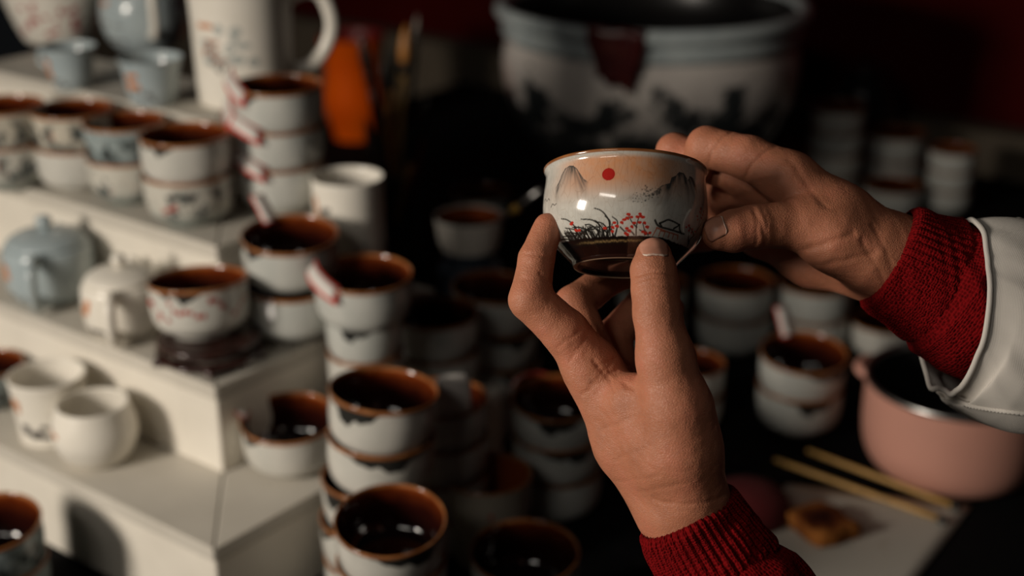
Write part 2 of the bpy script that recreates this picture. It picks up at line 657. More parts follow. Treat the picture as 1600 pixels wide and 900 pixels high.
def stack(px, py, z0, n, D, desc, kinds, rots, inks, group, offs=None, tilts=None, single=None, pitch=CPITCH):
    """desc: 'stack ...'; kinds, rots and inks listed from the top cup down"""
    sc = D / 0.08
    H = (CH + (n - 1) * pitch) * sc
    p = on_plane(px, py, z0 + H)
    res = []
    for i in range(n):
        z = z0 + (n - 1 - i) * pitch * sc
        off = offs[i] if offs else (0, 0)
        lab = single if n == 1 else f'{ORD[n][i]} cup of the {desc}'
        res.append(cup(lab, (p[0] + off[0], p[1] + off[1], z), kinds[i % len(kinds)], D, rots[i % len(rots)], inks[i % len(inks)], tilts[i] if tilts else None, group))
    return res


FR = -PI / 2   # towards the camera
T1, T2, T3, T4 = TOPS
# --- third step
G3 = 'landscape cups on the third step'
stack(2, 163, T3, 2, .080, 'two-cup pair cut by the left picture edge', ['land3', 'land1'], [0.4, 2.1], [None], G3)
stack(112, 169, T3, 2, .078, 'two-cup pair second from the left on third step', ['land3', 'cream'], [1.9, 0.2], [None], G3)
stack(193, 188, T3, 2, .076, 'two-cup pair with teal landscape, third from left', ['land2', 'land1'], [5.2, 4.1], [None], G3)
pr = stack(288, 208, T3, 2, .081, 'two-cup pair nearest the corner of third step', ['cream', 'land1'], [FR - .5, 3.3], [2, None], G3)
obj('painted_bird', BIRD, pr[1], (0, 0, 0), (0, 0, FR - .25 - 3.3))
s5 = stack(433, 131, T3, 3, .082, 'tagged three-cup stack before the white mug', ['grey', 'grey', 'grey'], [FR - .7] * 3, [2, 2, 2], 'tagged cups on the third step')
for c_ in s5: c_.rotation_euler[2] = 0
for c_ in s5:
    for ch in c_.children:
        if ch.name.startswith('ink'): ch.rotation_euler[2] = FR - .75
add_tag(s5[0], FR - 1.05, 0.85, .002, .041, .014)
add_tag(s5[1], FR - .75, 0.9, .002, .042, .010)
add_tag(s5[2], FR - .7, 0.9, .004, .042, .012)
add_tag(s5[0], FR - 1.5, 0.8, -.018, .044, .02)
# --- second step
bc = stack(309, 437, T2 + 0.0205, 1, .083, '', ['cream'], [FR - .2], [2], 'cups on the second step', single='white cup with red blossoms standing on a dark carved stand', tilts=[(-0.10, 0.3)])[0]
obj('painted_blossoms', BLOSSOM, bc)
c2 = stack(452, 362, T2, 2, .083, 'two-cup pair on the shaded side of second step', ['grey', 'grey'], [FR - .9, 1], [2, None], 'cups on the second step', tilts=[(0.09, 0.2), None], pitch=.045)
stick_tag(c2[0], PI / 2 + .62 + .9 - FR, 0.6, .022, 1)
# --- first step
f1 = stack(452, 647, T1, 1, .080, '', ['cream'], [FR - .95], [2], 'cups on the lowest step', single='tagged brown-lined cup alone on the lowest step behind front stack', tilts=[(0.10, 0.0)])[0]
stick_tag(f1, PI - .15 + .95 - FR, 0.55, .022, 1)
t7 = stack(566, 424, T1, 4, .082, 'tagged four-cup stack in the middle of the table', ['grey', 'grey', 'cream', 'cream'], [0, FR - .2, 0, 0], [None, 0, None, None], 'cups on the lowest step', tilts=[(0.05, 0.4), None, None, None])
add_tag(t7[0], FR - .95, 0.95, .001, .041, .010)
# narrower lower cups
for k_ in (1, 2, 3):
    t7[k_].scale = (0.80 * .082 / .08,) * 2 + (.082 / .08,)
pp = uv(0.045, 0.31, 0, C1)
for i in range(2):
    cup(f'{ORD[2][i]} cup of the dark pair in shade right of the tagged stack', (pp[0], pp[1], T1 + (1 - i) * CPITCH), 'grey', .078, 1.0, None, None, 'cups on the lowest step')
# --- on the table
GT = 'tea cups on the black cloth'
stack(591, 608, 0, 5, .083, 'tall leaning stack at front centre beside the steps', ['cream', 'cream', 'cream', 'cream', 'cream'], [FR - .55, FR + .15, FR - .75, FR - 1.2, 0], [0, 1, 0, 2, None], GT,
      offs=[(0, 0), (-.001, 0), (-.005, -.001), (-.0075, -.001), (-.006, 0)], tilts=[(-0.09, FR + .2), (-0.05, FR), None, None, None])
stack(610, 801, 0, 4, .078, 'front stack below the tall one, mouth tipped forward', ['cream'], [FR + .5, FR + 1.2, FR - .8, 0], [1, 2, 0, None], GT, tilts=[(0.17, 0.05), (0.06, 0), None, None])
stack(820, 856, 0, 2, .082, 'dark front pair at the bottom edge beside red sleeve', ['grey'], [2.2, 1.0], [1, 0], GT, tilts=[(0.08, 0), None])
stack(-20, 812, 0, 2, .083, 'pair at the bottom left corner below the steps', ['land2', 'land2'], [FR + 1.2, 1], [None], GT, tilts=[(0.08, 0), None])
t6 = stack(690, 620, 0, 4, .076, 'stack holding a blank white card behind tall leaning stack', ['grey'], [1, 2, 3, 4], [None, 1, None, None], GT)
stack(769, 447, 0, 4, .083, 'stack with slanting rims left of the raised hand', ['grey'], [1.0, FR + .4, FR + .5, 0], [None, 1, 0, 1], GT, tilts=[(0.06, 1.2), (-0.10, FR), (-0.12, FR), None])
t11 = stack(872, 617, 0, 3, .080, 'tagged stack half hidden by the raised forearm', ['grey'], [FR - .1, FR + .3, 0], [0, 1, None], GT, tilts=[(0.08, -.2), None, None])
add_tag(t11[0], FR - .75, 0.9, .0, .041, -.006)
stack(1150, 437, 0, 2, .084, 'pair between the two hands, behind the raised forearm', ['grey'], [1, 2], [None], GT)
stack(1275, 440, 0, 2, .082, 'pair under the right palm behind a tagged cup', ['grey'], [FR, 0], [None, 1], GT)
r4 = stack(1255, 546, 0, 2, .085, 'tagged pair left of the pink pot', ['grey'], [FR + .6, FR + .1], [1, 0], GT, tilts=[(0.10, 0.0), None])
stick_tag(r4[0], PI / 2 + .25 - .6 - FR, 0.75, .024, 1)
stack(1020, 440, 0, 2, .078, 'orange-lined pair directly behind the raised thumb', ['grey'], [FR - .4, 0], [0, None], GT)
stack(1078, 566, 0, 2, .070, 'orange-lined pair right beside the raised wrist', ['grey'], [0, 0], [None, 1], GT)
stack(1384, 500, 0, 1, .074, '', ['cream'], [0], [None], GT, single='pale cup just showing below the right red cuff')
GB = 'dim cups at the back right'
stack(1395, 288, 0, 1, .083, '', ['grey'], [0], [None], GB, single='dark lined single cup with a glint above the right wrist')
stack(1400, 206, 0, 2, .087, 'blurred stack behind the glinting cup at back right', ['grey'], [0, 1, 2], [None], GB)
stack(1310, 165, 0, 4, .078, 'blurred stack nearest the black jar', ['cream', 'grey'], [0, 1, 2], [None], GB)
stack(1489, 232, 0, 3, .066, 'blurred stack furthest right at the back', ['grey'], [0, 1, 2], [None], GB)
stack(752, 300, 0, 1, .080, '', ['grey'], [0], [None], GB, single='dark cup almost lost in shade behind the cup with spoon')

# blank card stuck in front of the fourth-row cup
cardV, cardF = [], []
for i in range(13):
    a = -.42 + .84 * i / 12
    for j in range(7):
        zz = .047 + .037 * j / 6
        edge = 1 - 0.35 * (max(0, j - 4) / 2) ** 2
        aa = a * edge
        for rr in (.0412, .0418):
            cardV.append((rr * math.cos(aa), rr * math.sin(aa), zz + .002 * math.cos(a * 3)))
for i in range(12):
    for j in range(6):
        a = (i * 7 + j) * 2
        b = ((i + 1) * 7 + j) * 2
        cardF += [(a, a + 2, b + 2, b), (a + 1, b + 1, b + 3, a + 3)]
for i in range(12):
    for j in (0, 6):
        a = (i * 7 + j) * 2; b = ((i + 1) * 7 + j) * 2
        cardF.append((a, b, b + 1, a + 1))
for j in range(6):
    for i in (0, 12):
        a = (i * 7 + j) * 2
        cardF.append((a, a + 1, a + 3, a + 2))
tag(obj('blank_card', fix_normals(mesh('blank_card', cardV, cardF, M['paper'])), t6[0], (0, 0, 0), (0, 0, FR + .28 - 1)), 'blank white card')

# ------------------------------------------------------------------ other vessels
def vessel(name, label, cat, loc, outer, inner, body_mat, inner_mat, seg=56, rot=0, n=4, group=None):
    t = thing(name, label, cat, loc, rot, group)
    obj('body', fix_normals(mesh('body', *lathe(prof_s(outer, n), seg), body_mat)), t)
    if inner: obj('interior', fix_normals(mesh('interior', *lathe(prof_s(inner, n), seg), inner_mat)), t)
    return t


def paint(t, dabs, mat, rf, name='painted_motif'):
    obj(name, mesh(name, *merge(*[dab(a, z, x, y, rf) for a, z, x, y in dabs]), mat), t)


def rfun(outer):
    o = np.array(sorted([(z, r) for r, z in outer if r > 0.4 * max(x for x, _ in outer)]))
    return lambda z: float(np.interp(z, o[:, 0], o[:, 1]))


def handle_pts(x0, z0, x1, z1, reach, n=6):
    return spline([(x0, 0, z0), (x0 + reach * .75, 0, z0 + .004), (x0 + reach, 0, (z0 * .6 + z1 * .4)), (x1 + reach * .7, 0, z1 + .006), (x1, 0, z1)], n)


# small brown-lined cup with red dot (front)
p = on_plane(761, 740, 0.078)
o_ = [(0, .002), (.024, .002), (.025, 0), (.028, 0), (.030, .004), (.0335, .020), (.0355, .045), (.0365, .070), (.0372, .078)]
i_ = [(.0372, .078), (.0362, .0792), (.0350, .078), (.0343, .070), (.033, .045), (.030, .018), (.02, .008), (0, .006)]
bm_ = plain('dull_beige_glaze', (0.30, 0.27, 0.22), 0.35)
t = vessel('straight_cup', 'dull beige straight cup with black inside and one red dot', 'cup', p - [0, 0, .078], o_, i_[2:], bm_, M['lining'])
obj('rim', fix_normals(mesh('rim', *lathe([(.0366, .0765), (.0374, .0785), (.0366, .0796), (.0352, .0792), (.0347, .0765)], 56), M['rim'])), t)
paint(t, [(FR + .1, .058, .0022, .0026)], M['blossom'], rfun(o_), 'painted_dot')

# cup with spoon
SUP = 0.140
p = on_plane(733, 338, SUP + 0.050)
o_ = [(0, .002), (.022, .002), (.023, 0), (.027, 0), (.028, .004), (.032, .012), (.038, .028), (.0415, .045), (.043, .055)]
i_ = [(.043, .055), (.0415, .0558), (.0405, .054), (.037, .032), (.029, .012), (.015, .007), (0, .006)]
t = vessel('spoon_cup', 'pale flared cup holding a metal spoon, alone in the dark', 'cup', p - [0, 0, .050], o_, i_[2:], M['white'], M['lining'])
obj('rim', fix_normals(mesh('rim', *lathe([(.0427, .0545), (.043, .0555), (.0418, .056), (.0407, .055)], 56), M['white'])), t)
obj('foot_band', fix_normals(mesh('foot_band', *lathe([(.0272, .0002), (.0285, .004), (.0325, .0122), (.0345, .018)], 56), M['blue'])), t)
t.scale = (.83, .83, .91)
t = thing('dark_canister', 'dark blue canister in the shade carrying the spoon cup', 'canister', p - [0, 0, .050 + SUP])
obj('body', fix_normals(mesh('body', *lathe(prof_s([(0, .001), (.028, 0), (.031, .003), (.031, .05), (.031, .122), (.0305, .126)], 4), 48), M['blue'])), t)
obj('lid', fix_normals(mesh('lid', *lathe([(.0305, .1265), (.0325, .127), (.0325, .138), (.031, .1398), (0, .1398)], 48), M['blue'])), t)
sp0 = np.array(p) + [-.005, .005, -.035]
sp1 = A(845, 296, 1.38)
spn = thing('spoon', 'slim metal spoon with a painted yellow glint leaning out of cup', 'spoon', sp0)
L_ = sp1 - sp0
obj('handle', mesh('handle', *tube([L_ * t_ for t_ in np.linspace(0.1, 1, 8)], [.002, .002, .0022, .0024, .0026, .0028, .003, .0026], 10), M['metal']), spn)
obj('band', mesh('band', *tube([L_ * t_ for t_ in (.62, .64, .70, .72)], [.0026, .0042, .0042, .0028], 12), M['gold']), spn)  # collar standing in for a yellow highlight on the handle
bowl = []
V_, F_ = lathe([(0, -.004), (.006, -.0032), (.010, -.001), (.011, .001), (.0105, .001), (.0095, -.0005), (.0055, -.0025), (0, -.0032)], 20)
obj('bowl', fix_normals(mesh('bowl', [(x * 1.4, y, z) for x, y, z in V_], F_, M['metal'])), spn)

# white straight mug (middle back)
p = on_plane(543, 275, T2 + 0.12)
o_ = [(0, .002), (.027, .002), (.0285, 0), (.0305, .001), (.0312, .006), (.0318, .04), (.0320, .09), (.0325, .118)]
i_ = [(.0325, .118), (.0318, .12), (.0305, .119), (.030, .09), (.029, .02), (.026, .008), (0, .006)]
t = vessel('tall_cup', 'plain white tall cup with faint orange painting before brushes', 'cup', p - [0, 0, .12], o_, i_[2:], M['white'], M['white'])
obj('rim', fix_normals(mesh('rim', *lathe([(.0323, .117), (.0328, .119), (.0318, .1205), (.0305, .1195), (.0302, .117)], 56), M['white'])), t)
rf = rfun(o_)
paint(t, [(FR - 1.0 + .03 * k, .104 - .004 * k, .003, .003) for k in range(4)], M['orange_paint'], rf)
paint(t, [(FR - .70 + .07 * k, .094 + .003 * (k % 2), .0024, .0022) for k in range(4)], M['dark_paint'], rf, 'painted_trees')

# brush pot and brushes
p = on_plane(617, 266, 0.125)
pot = p - [0, 0, .125]
dk = plain('dark_pot_glaze', (0.055, 0.05, 0.047), 0.5)
o_ = [(0, .002), (.030, .002), (.0325, 0), (.0335, .003), (.0335, .06), (.0335, .122)]
t = vessel('brush_pot', 'dark cylindrical brush pot full of brushes', 'pot', pot, o_, [(.031, .123), (.0305, .06), (.029, .008), (0, .006)], dk, M['black'])
obj('rim', fix_normals(mesh('rim', *lathe([(.0333, .121), (.0338, .1235), (.0325, .1255), (.031, .1245), (.0308, .121)], 48), plain('grey_rim', (.13, .13, .12), .4))), t)


def brush(label, top, base_off, mat, r=.0035, tip='ink', ferr=True, tl=.18):
    b0 = pot + np.array([base_off[0], base_off[1], .012])
    v = np.array(top) - b0
    t = thing('paint_brush', label, 'brush', b0, 0, 'brushes in the dark pot')
    obj('handle', mesh('handle', *tube([v * s for s in (0, .3, .6, 1 - tl)], [r * .8, r, r, r * .95], 10), mat), t)
    if ferr: obj('ferrule', mesh('ferrule', *tube([v * s for s in (1 - tl - .03, 1 - tl, 1 - tl + .02)], [r * 1.1, r * 1.15, r * 1.1], 10), M['black']), t)
    obj('bristles', mesh('bristles', *tube([v * s for s in (1 - tl, 1 - tl * .6, 1 - tl * .25, 1)], [r, r * 1.35, r * .9, r * .12], 10), M[tip] if isinstance(tip, str) else tip), t)


brush('black brush leaning left across the orange vase', A(563, 52, 1.72), (.008, .0), M['black'], .0058, 'ink')
brush('bamboo brush with orange upper end, tallest of the middle pair', A(634, 38, 1.76), (-.006, .004), M['bamboo'], .0052, M['orange_wood'])
brush('bamboo brush just left of the tallest bamboo one', A(612, 70, 1.78), (-.010, .012), M['orange_wood'], .005, 'ink')
brush('thin black brush furthest right in the pot', A(652, 22, 1.78), (.004, .010), M['black'], .0036, 'bristle')
brush('short brush with pale grey bristles at the left of the pot', A(571, 186, 1.66), (.004, -.012), M['black'], .0055, 'bristle', True, .34)
brush('short yellow bamboo brush leaning right in the pot', A(657, 190, 1.68), (-.012, -.012), M['bamboo'], .004, 'ink', True, .25)
brush('slim dark brown brush at centre of the pot', A(597, 95, 1.74), (.0, -.004), M['orange_wood'], .0032, 'ink')
brush('dark red lacquered brush at right edge of the pot', A(668, 150, 1.72), (.006, -.004), M['red_lacquer'], .005, 'ink', True, .2)

# orange vase
p = on_plane(556, 214, 0.0)
ov = Mat('orange_glaze'); ov.color(ov.ramp(ov.noise(ov.coords(), 20, 3), [(.3, (.80, .095, .002)), (.7, (.90, .13, .004))])); ov.set(Roughness=.12, Coat_Weight=.6)
o_ = [(0, .001), (.031, 0), (.034, .004), (.039, .025), (.0465, .050), (.0485, .072), (.0455, .10), (.0435, .125), (.0455, .150), (.0495, .170), (.0505, .180)]
t = vessel('orange_vase', 'bright orange glazed waisted vase behind the brushes', 'vase', p, o_, [(.051, .180), (.0495, .182), (.047, .176), (.040, .15), (.037, .12), (.04, .08), (.03, .02), (0, .01)], ov.m, M['red_lacquer'])
t.scale = (1.1, 1.1, .97)

# black jar at the back right
p = np.array([.545, 2.16, 0])
o_ = [(0, .001), (.036, 0), (.04, .004), (.052, .05), (.055, .09), (.052, .13), (.040, .150), (.034, .158), (.030, .166), (.018, .171), (0, .172)]
t = vessel('black_jar', 'rounded black jar against the dark red wall', 'jar', p, o_, None, M['black'], None)
obj('lid', fix_normals(mesh('lid', *lathe(prof_s([(.0362, .158), (.0345, .164), (.02, .1715), (.006, .173), (.007, .178), (0, .181)], 3), 40), M['black'])), t)

# orange cup behind the right hand
p = on_plane(1250, 226, 0.06)
o_ = [(0, .002), (.018, .002), (.02, 0), (.0225, .003), (.027, .02), (.029, .045), (.0295, .06)]
og = glaze('amber_glaze', (.42, .16, .03), (.52, .22, .05))
t = vessel('amber_cup', 'small amber orange cup behind the right knuckles', 'cup', p - [0, 0, .06], o_, [(.0295, .06), (.028, .0605), (.027, .055), (.024, .02), (.015, .007), (0, .006)], og, M['lining'])

# ---- top step: celadon cups, jardiniere, pitcher, big mug
def flared_cup(label, px, py, z, R, H, ang, ears=False):
    p = on_plane(px, py, z + H)
    o_ = [(0, .002), (R * .50, .002), (R * .54, 0), (R * .62, .001), (R * .66, .004), (R * .76, H * .25), (R * .84, H * .6), (R * .93, H * .88), (R, H)]
    i_ = [(R * .95, H * .97), (R * .87, H * .86), (R * .78, H * .6), (R * .66, H * .25), (R * .4, .008), (0, .007)]
    t = vessel('celadon_cup', label, 'cup', p - [0, 0, H], o_, i_, M['celadon'], M['celadon'], 48, 0, 4, 'celadon cups on the top step')
    obj('rim', fix_normals(mesh('rim', *lathe([(R * .985, H * .985), (R * 1.005, H), (R * .985, H * 1.02), (R * .955, H * 1.01), (R * .945, H * .97)], 48), M['celadon'])), t)
    rf = rfun(o_)
    r_ = random.Random(int(px))
    paint(t, [(ang + r_.uniform(-.3, .3), H * r_.uniform(.35, .75), .003, .003) for _ in range(9)], M['orange_paint'], rf)
    paint(t, [(ang + r_.uniform(-.2, 1.2), H * r_.uniform(.12, .4), .0022, .0018) for _ in range(9)], M['dark_paint'], rf, 'painted_grass')
    if ears:
        obj('ear_handle', mesh('ear_handle', *tube([(x, y, zz) for x, y, zz in handle_pts(R * .86, H * .75, R * .75, H * .35, R * .4)], .0025, 10), M['celadon']), t, (0, 0, 0), (0, 0, PI - .3))
    return t


flared_cup('celadon cup with little ear at left end of top step', 106, 72, T4, .0275, .042, FR - .9, True)
flared_cup('celadon cup with orange painting, nearest the white mug', 234, 90, T4, .031, .045, FR - .6)

p = on_plane(92, 62, T4)
o_ = [(0, .002), (.030, .002), (.033, 0), (.038, .003), (.046, .02), (.055, .045), (.060, .062), (.0625, .070), (.069, .074), (.070, .079), (.068, .083)]
t = vessel('jardiniere', 'white flared planter with pink flowers at top left', 'planter', p, o_, [(.068, .083), (.063, .081), (.058, .06), (.045, .02), (.02, .010), (0, .009)], M['white'], M['white'])
rf = rfun(o_)
pinkp = plain('pink_paint', (.42, .10, .10), .4)
rq = random.Random(2)
paint(t, [(FR + rq.uniform(-1.2, .9), rq.uniform(.012, .05), rq.uniform(.002, .005), rq.uniform(.002, .004)) for _ in range(22)], pinkp, rf, 'painted_flowers')

p = on_plane(229, 74, T4)
p[2] = T4
o_ = [(0, .002), (.024, .002), (.026, 0), (.032, .002), (.042, .014), (.0475, .034), (.046, .055), (.038, .072), (.031, .08), (.030, .09), (.032, .096)]
t = vessel('celadon_pitcher', 'round celadon pitcher with a pale loop handle on top step', 'pitcher', p, o_, [(.032, .096), (.0305, .097), (.028, .09), (.029, .08), (.042, .05), (.03, .012), (0, .009)], M['celadon'], M['celadon'])
obj('handle', mesh('handle', *tube(handle_pts(.038, .074, .044, .022, .026), .0048, 12, True, 1.2), M['white']), t, (0, 0, 0), (0, 0, FR + .42))
rf = rfun(o_)
rq = random.Random(4)
paint(t, [(FR - .55 + rq.uniform(-.4, .3), rq.uniform(.012, .035), .003, .0028) for _ in range(16)], M['dark_paint'], rf, 'painted_trees')
paint(t, [(FR - .9 + rq.uniform(-.2, .2), rq.uniform(.05, .062), .004, .003) for _ in range(5)], M['orange_paint'], rf)

p = on_plane(386, 157, T4)
R = .046
o_ = [(0, .002), (.040, .002), (.042, 0), (.0445, .002), (.0455, .008), (.0465, .03), (.0475, .075), (.0485, .1), (.0495, .112), (.049, .118)]
t = vessel('big_mug', 'large white mug with landscape painting and scrolled handle', 'mug', p, o_, [(.049, .118), (.0475, .119), (.046, .112), (.044, .06), (.042, .012), (0, .009)], M['white'], M['white'])
hp = spline([(.045, 0, .098), (.058, 0, .104), (.074, 0, .102), (.083, 0, .085), (.084, 0, .065), (.075, 0, .045), (.060, 0, .032), (.044, 0, .028)], 6)
obj('handle', mesh('handle', *tube(hp, np.interp(np.linspace(0, 1, len(hp)), [0, .5, 1], [.006, .005, .0055]), 14, True, 1.3), M['white']), t, (0, 0, 0), (0, 0, .12))
obj('thumb_rest', mesh('thumb_rest', *tube([(.072, 0, .102), (.079, 0, .108), (.084, 0, .113)], [.005, .0045, .002], 12), M['white']), t, (0, 0, 0), (0, 0, .12))
rf = rfun(o_)
rq = random.Random(9)
mistp = plain('grey_mist_paint', (.42, .44, .41), .45)
paint(t, [(FR + rq.uniform(-.6, .5), rq.uniform(.045, .085), rq.uniform(.004, .009), rq.uniform(.003, .006)) for _ in range(14)], mistp, lambda z: rf(z) - .0001, 'painted_mist')
paint(t, [(FR - .72 + .06 * k, .080, .004, .0025) for k in range(5)], M['orange_paint'], rf)
paint(t, [(FR - .45 + rq.uniform(-.25, .25), rq.uniform(.046, .066), .0025, .002) for _ in range(16)], plain('rust_paint', (.32, .13, .07), .4), rf, 'painted_blossoms')
paint(t, [(FR - .35 + rq.uniform(-.2, .2), rq.uniform(.038, .048), .002, .002) for _ in range(8)], M['dark_paint'], rf, 'painted_trees')


# ---- second step: two teapots
def teapot(label, uu, vv, R, H, mat, rot, seed):
    p = uv(uu, vv, T2, C1)
    o_ = [(0, .002), (R * .60, .002), (R * .63, 0), (R * .72, .001), (R * .79, .004), (R * .94, H * .22), (R, H * .50), (R * 1.0, H * .80), (R * .95, H * .95), (R * .80, H)]
    t = vessel('teapot', label, 'teapot', p, o_, None, mat, None, 56, 0, 4, 'teapots on the second step')
    ld = obj('lid', fix_normals(mesh('lid', *lathe(prof_s([(R * .84, H * .985), (R * .89, H * 1.0), (R * .87, H * 1.05), (R * .70, H * 1.13), (R * .42, H * 1.19), (R * .15, H * 1.22), (0, H * 1.22)], 4), 48), mat)), t)
    obj('knob', fix_normals(mesh('knob', *lathe(prof_s([(R * .11, H * 1.20), (R * .11, H * 1.25), (R * .18, H * 1.33), (R * .17, H * 1.41), (R * .08, H * 1.45), (0, H * 1.455)], 4), 24), mat)), ld)
    hp = spline([(R * .90, 0, H * .86), (R * 1.15, 0, H * .95), (R * 1.42, 0, H * .80), (R * 1.45, 0, H * .45), (R * 1.2, 0, H * .18), (R * .92, 0, H * .22)], 6)
    obj('handle', mesh('handle', *tube(hp, .0048, 14, True, 1.2), mat), t, (0, 0, 0), (0, 0, rot))
    sp = spline([(-R * .85, 0, H * .35), (-R * 1.15, 0, H * .48), (-R * 1.35, 0, H * .75), (-R * 1.62, 0, H * .95)], 6)
    obj('spout', mesh('spout', *tube(sp, np.linspace(.011, .0055, len(sp)), 16), mat), t, (0, 0, 0), (0, 0, rot))
    rf = rfun(o_)
    r_ = random.Random(seed)
    paint(t, [(rot - .9 + r_.uniform(-.15, .15), H * r_.uniform(.5, .75), .004, .0035) for _ in range(5)], M['orange_paint'], rf)
    paint(t, [(rot - .7 + r_.uniform(-.35, .4), H * r_.uniform(.12, .26), .003, .0025) for _ in range(14)], M['dark_paint'], rf, 'painted_trees')
    return t


teapot('blue grey celadon teapot with knobbed lid on second step', 0.352, 0.123, .0405, .055, M['celadon'], FR + .05, 1)
teapot('white teapot with orange spots next to the celadon teapot', 0.232, 0.112, .0345, .050, M['white'], FR + .05, 2)

# ---- carved wooden stand under the blossom cup
p = on_plane(328, 545, T2)
dw = Mat('dark_rosewood'); dw.color(dw.ramp(dw.noise(dw.coords((1, 1, 6)), 60, 4), [(.3, (.012, .004, .003)), (.7, (.045, .014, .010))])); dw.set(Roughness=.25, Coat_Weight=.4)
bloc = bc.location
t = thing('carved_stand', 'dark carved round wooden stand under the blossom cup', 'stand', (bloc[0] + .006, bloc[1] - .004, T2))
t.scale = (1.06, 1.06, .535)
obj('top_plate', fix_normals(mesh('top_plate', *lathe(prof_s([(0, .030), (.036, .030), (.040, .032), (.041, .036), (.039, .039), (.030, .0385), (0, .0385)], 3), 56), dw.m)), t)
obj('waist', fix_normals(mesh('waist', *lathe(prof_s([(.030, .018), (.033, .021), (.034, .026), (.037, .031)], 3), 56), dw.m)), t)
obj('apron', fix_normals(mesh('apron', *lathe([(.036, .019), (.041, .017), (.0425, .013), (.041, .009), (.037, .010), (.035, .016), (.036, .019)], 72, lambda r, z, a: r + .0012 * math.cos(10 * a) * (z < .014)), dw.m)), t)
for k in range(5):
    a = 2 * PI * k / 5 + FR + .2
    c_, s_ = math.cos(a), math.sin(a)
    pts = [(r * c_, r * s_, z) for r, z in ((.036, .017), (.041, .011), (.0425, .006), (.040, .003))]
    obj('leg', mesh('leg', *tube(pts, [.006, .005, .0042, .003], 10), dw.m), t)

# ---- first step: white mug and round cup, dark cup at the edge
p = on_plane(72, 585, T1 + .058)
o_ = [(0, .002), (.022, .002), (.024, 0), (.027, .001), (.028, .005), (.029, .02), (.031, .045), (.033, .058)]
t = vessel('white_cup', 'white straight cup with orange and grey landscape on lowest step', 'cup', p - [0, 0, .058], o_, [(.033, .058), (.0318, .059), (.0305, .056), (.028, .03), (.025, .008), (0, .006)], M['white'], M['white'], 56, 0, 4, 'white cups on the lowest step')
rf = rfun(o_)
rq = random.Random(12)
paint(t, [(FR - .75 + rq.uniform(-.15, .2), rq.uniform(.034, .046), .003, .003) for _ in range(6)], M['orange_paint'], rf)
paint(t, [(FR - .15 + rq.uniform(-.45, .5), rq.uniform(.012, .022), .003, .0025) for _ in range(18)], M['dark_paint'], rf, 'painted_trees')
p = on_plane(144, 630, T1 + .052)
o_ = [(0, .002), (.015, .002), (.017, 0), (.021, .001), (.029, .009), (.0345, .022), (.0345, .034), (.031, .047), (.0295, .052)]
t = vessel('round_cup', 'white ball-shaped cup at the front of lowest step', 'cup', p - [0, 0, .052], o_, [(.0295, .052), (.0283, .0528), (.0275, .050), (.031, .035), (.029, .015), (.015, .007), (0, .006)], M['white'], M['white'], 64, 0, 4, 'white cups on the lowest step')
rf = rfun(o_)
paint(t, [(FR - .95 + rq.uniform(-.15, .15), rq.uniform(.024, .036), .0026, .003) for _ in range(7)], M['orange_paint'], rf)
paint(t, [(FR - .25 + .07 * k, .0055, .002, .0015) for k in range(7)], M['dark_paint'], rf, 'painted_grass')
cup('red-lined dark cup cut by the left edge above white cups', uv(.350, .044, T1, C1), 'land2', .068, 1.0, None, None, 'cups on the lowest step')

# ---- big basin
p = on_plane(1020, 2, 0.31)
bs = Mat('basin_landscape_glaze')
v = bs.coords()
z = sepz(bs, v)[2]
nz = bs.noise(v, 20, 6, 0.62)
n2 = bs.noise(v, 5.5, 4, 0.55)
hn = bs.math('ADD', bs.math('MULTIPLY', z, 1 / .31), bs.math('MULTIPLY', bs.math('SUBTRACT', nz, .5), 1.1))
base = bs.ramp(n2, [(.35, (.74, .68, .62)), (.55, (.62, .57, .53)), (.7, (.68, .63, .585))])
tree = bs.ramp(hn, [(.61, (1, 1, 1)), (.69, (0, 0, 0))])
c = bs.mix(tree, base, bs.ramp(nz, [(.4, (.035, .04, .042)), (.6, (.07, .075, .075))]))
far = bs.math('MULTIPLY', bs.ramp(n2, [(.56, (0, 0, 0)), (.66, (1, 1, 1))]), bs.ramp(bs.math('MULTIPLY', z, 1 / .31), [(.3, (.6, .6, .6)), (.62, (.45, .45, .45)), (.75, (0, 0, 0))]))
c = bs.mix(far, c, (.12, .10, .10))
bs.color(c)
bs.set(Roughness=.28, Coat_Weight=.3)
o_ = [(0, .003), (.095, .003), (.10, 0), (.11, .001), (.117, .01), (.130, .045), (.152, .10), (.176, .145), (.195, .19), (.201, .225), (.199, .25), (.194, .266)]
t = vessel('porcelain_basin', 'large pale porcelain basin with ink landscape at the back', 'basin', p - [0, 0, .31], o_, [(.192, .305), (.188, .27), (.19, .22), (.165, .14), (.12, .05), (.09, .015), (0, .012)], bs.m, M['black'], 96)
cg = glaze('grey_green_glaze', (.36, .41, .42), (.46, .51, .51))
obj('neck_ring', fix_normals(mesh('neck_ring', *lathe(prof_s([(.193, .264), (.200, .268), (.203, .277), (.199, .287), (.195, .290)], 4), 96), cg)), t)
obj('lip', fix_normals(mesh('lip', *lathe(prof_s([(.194, .289), (.205, .291), (.2115, .298), (.211, .306), (.205, .311), (.196, .310), (.190, .303)], 4), 96), cg)), t)
rf = rfun(o_)
paint(t, [(FR - .98, .246, .0045, .005), (FR - .84, .240, .005, .006), (FR - .70, .236, .005, .0055)], M['dark_paint'], rf, 'painted_birds')
paint(t, [(FR - .66, .238, .003, .003)], M['orange_paint'], rf, 'painted_seal')
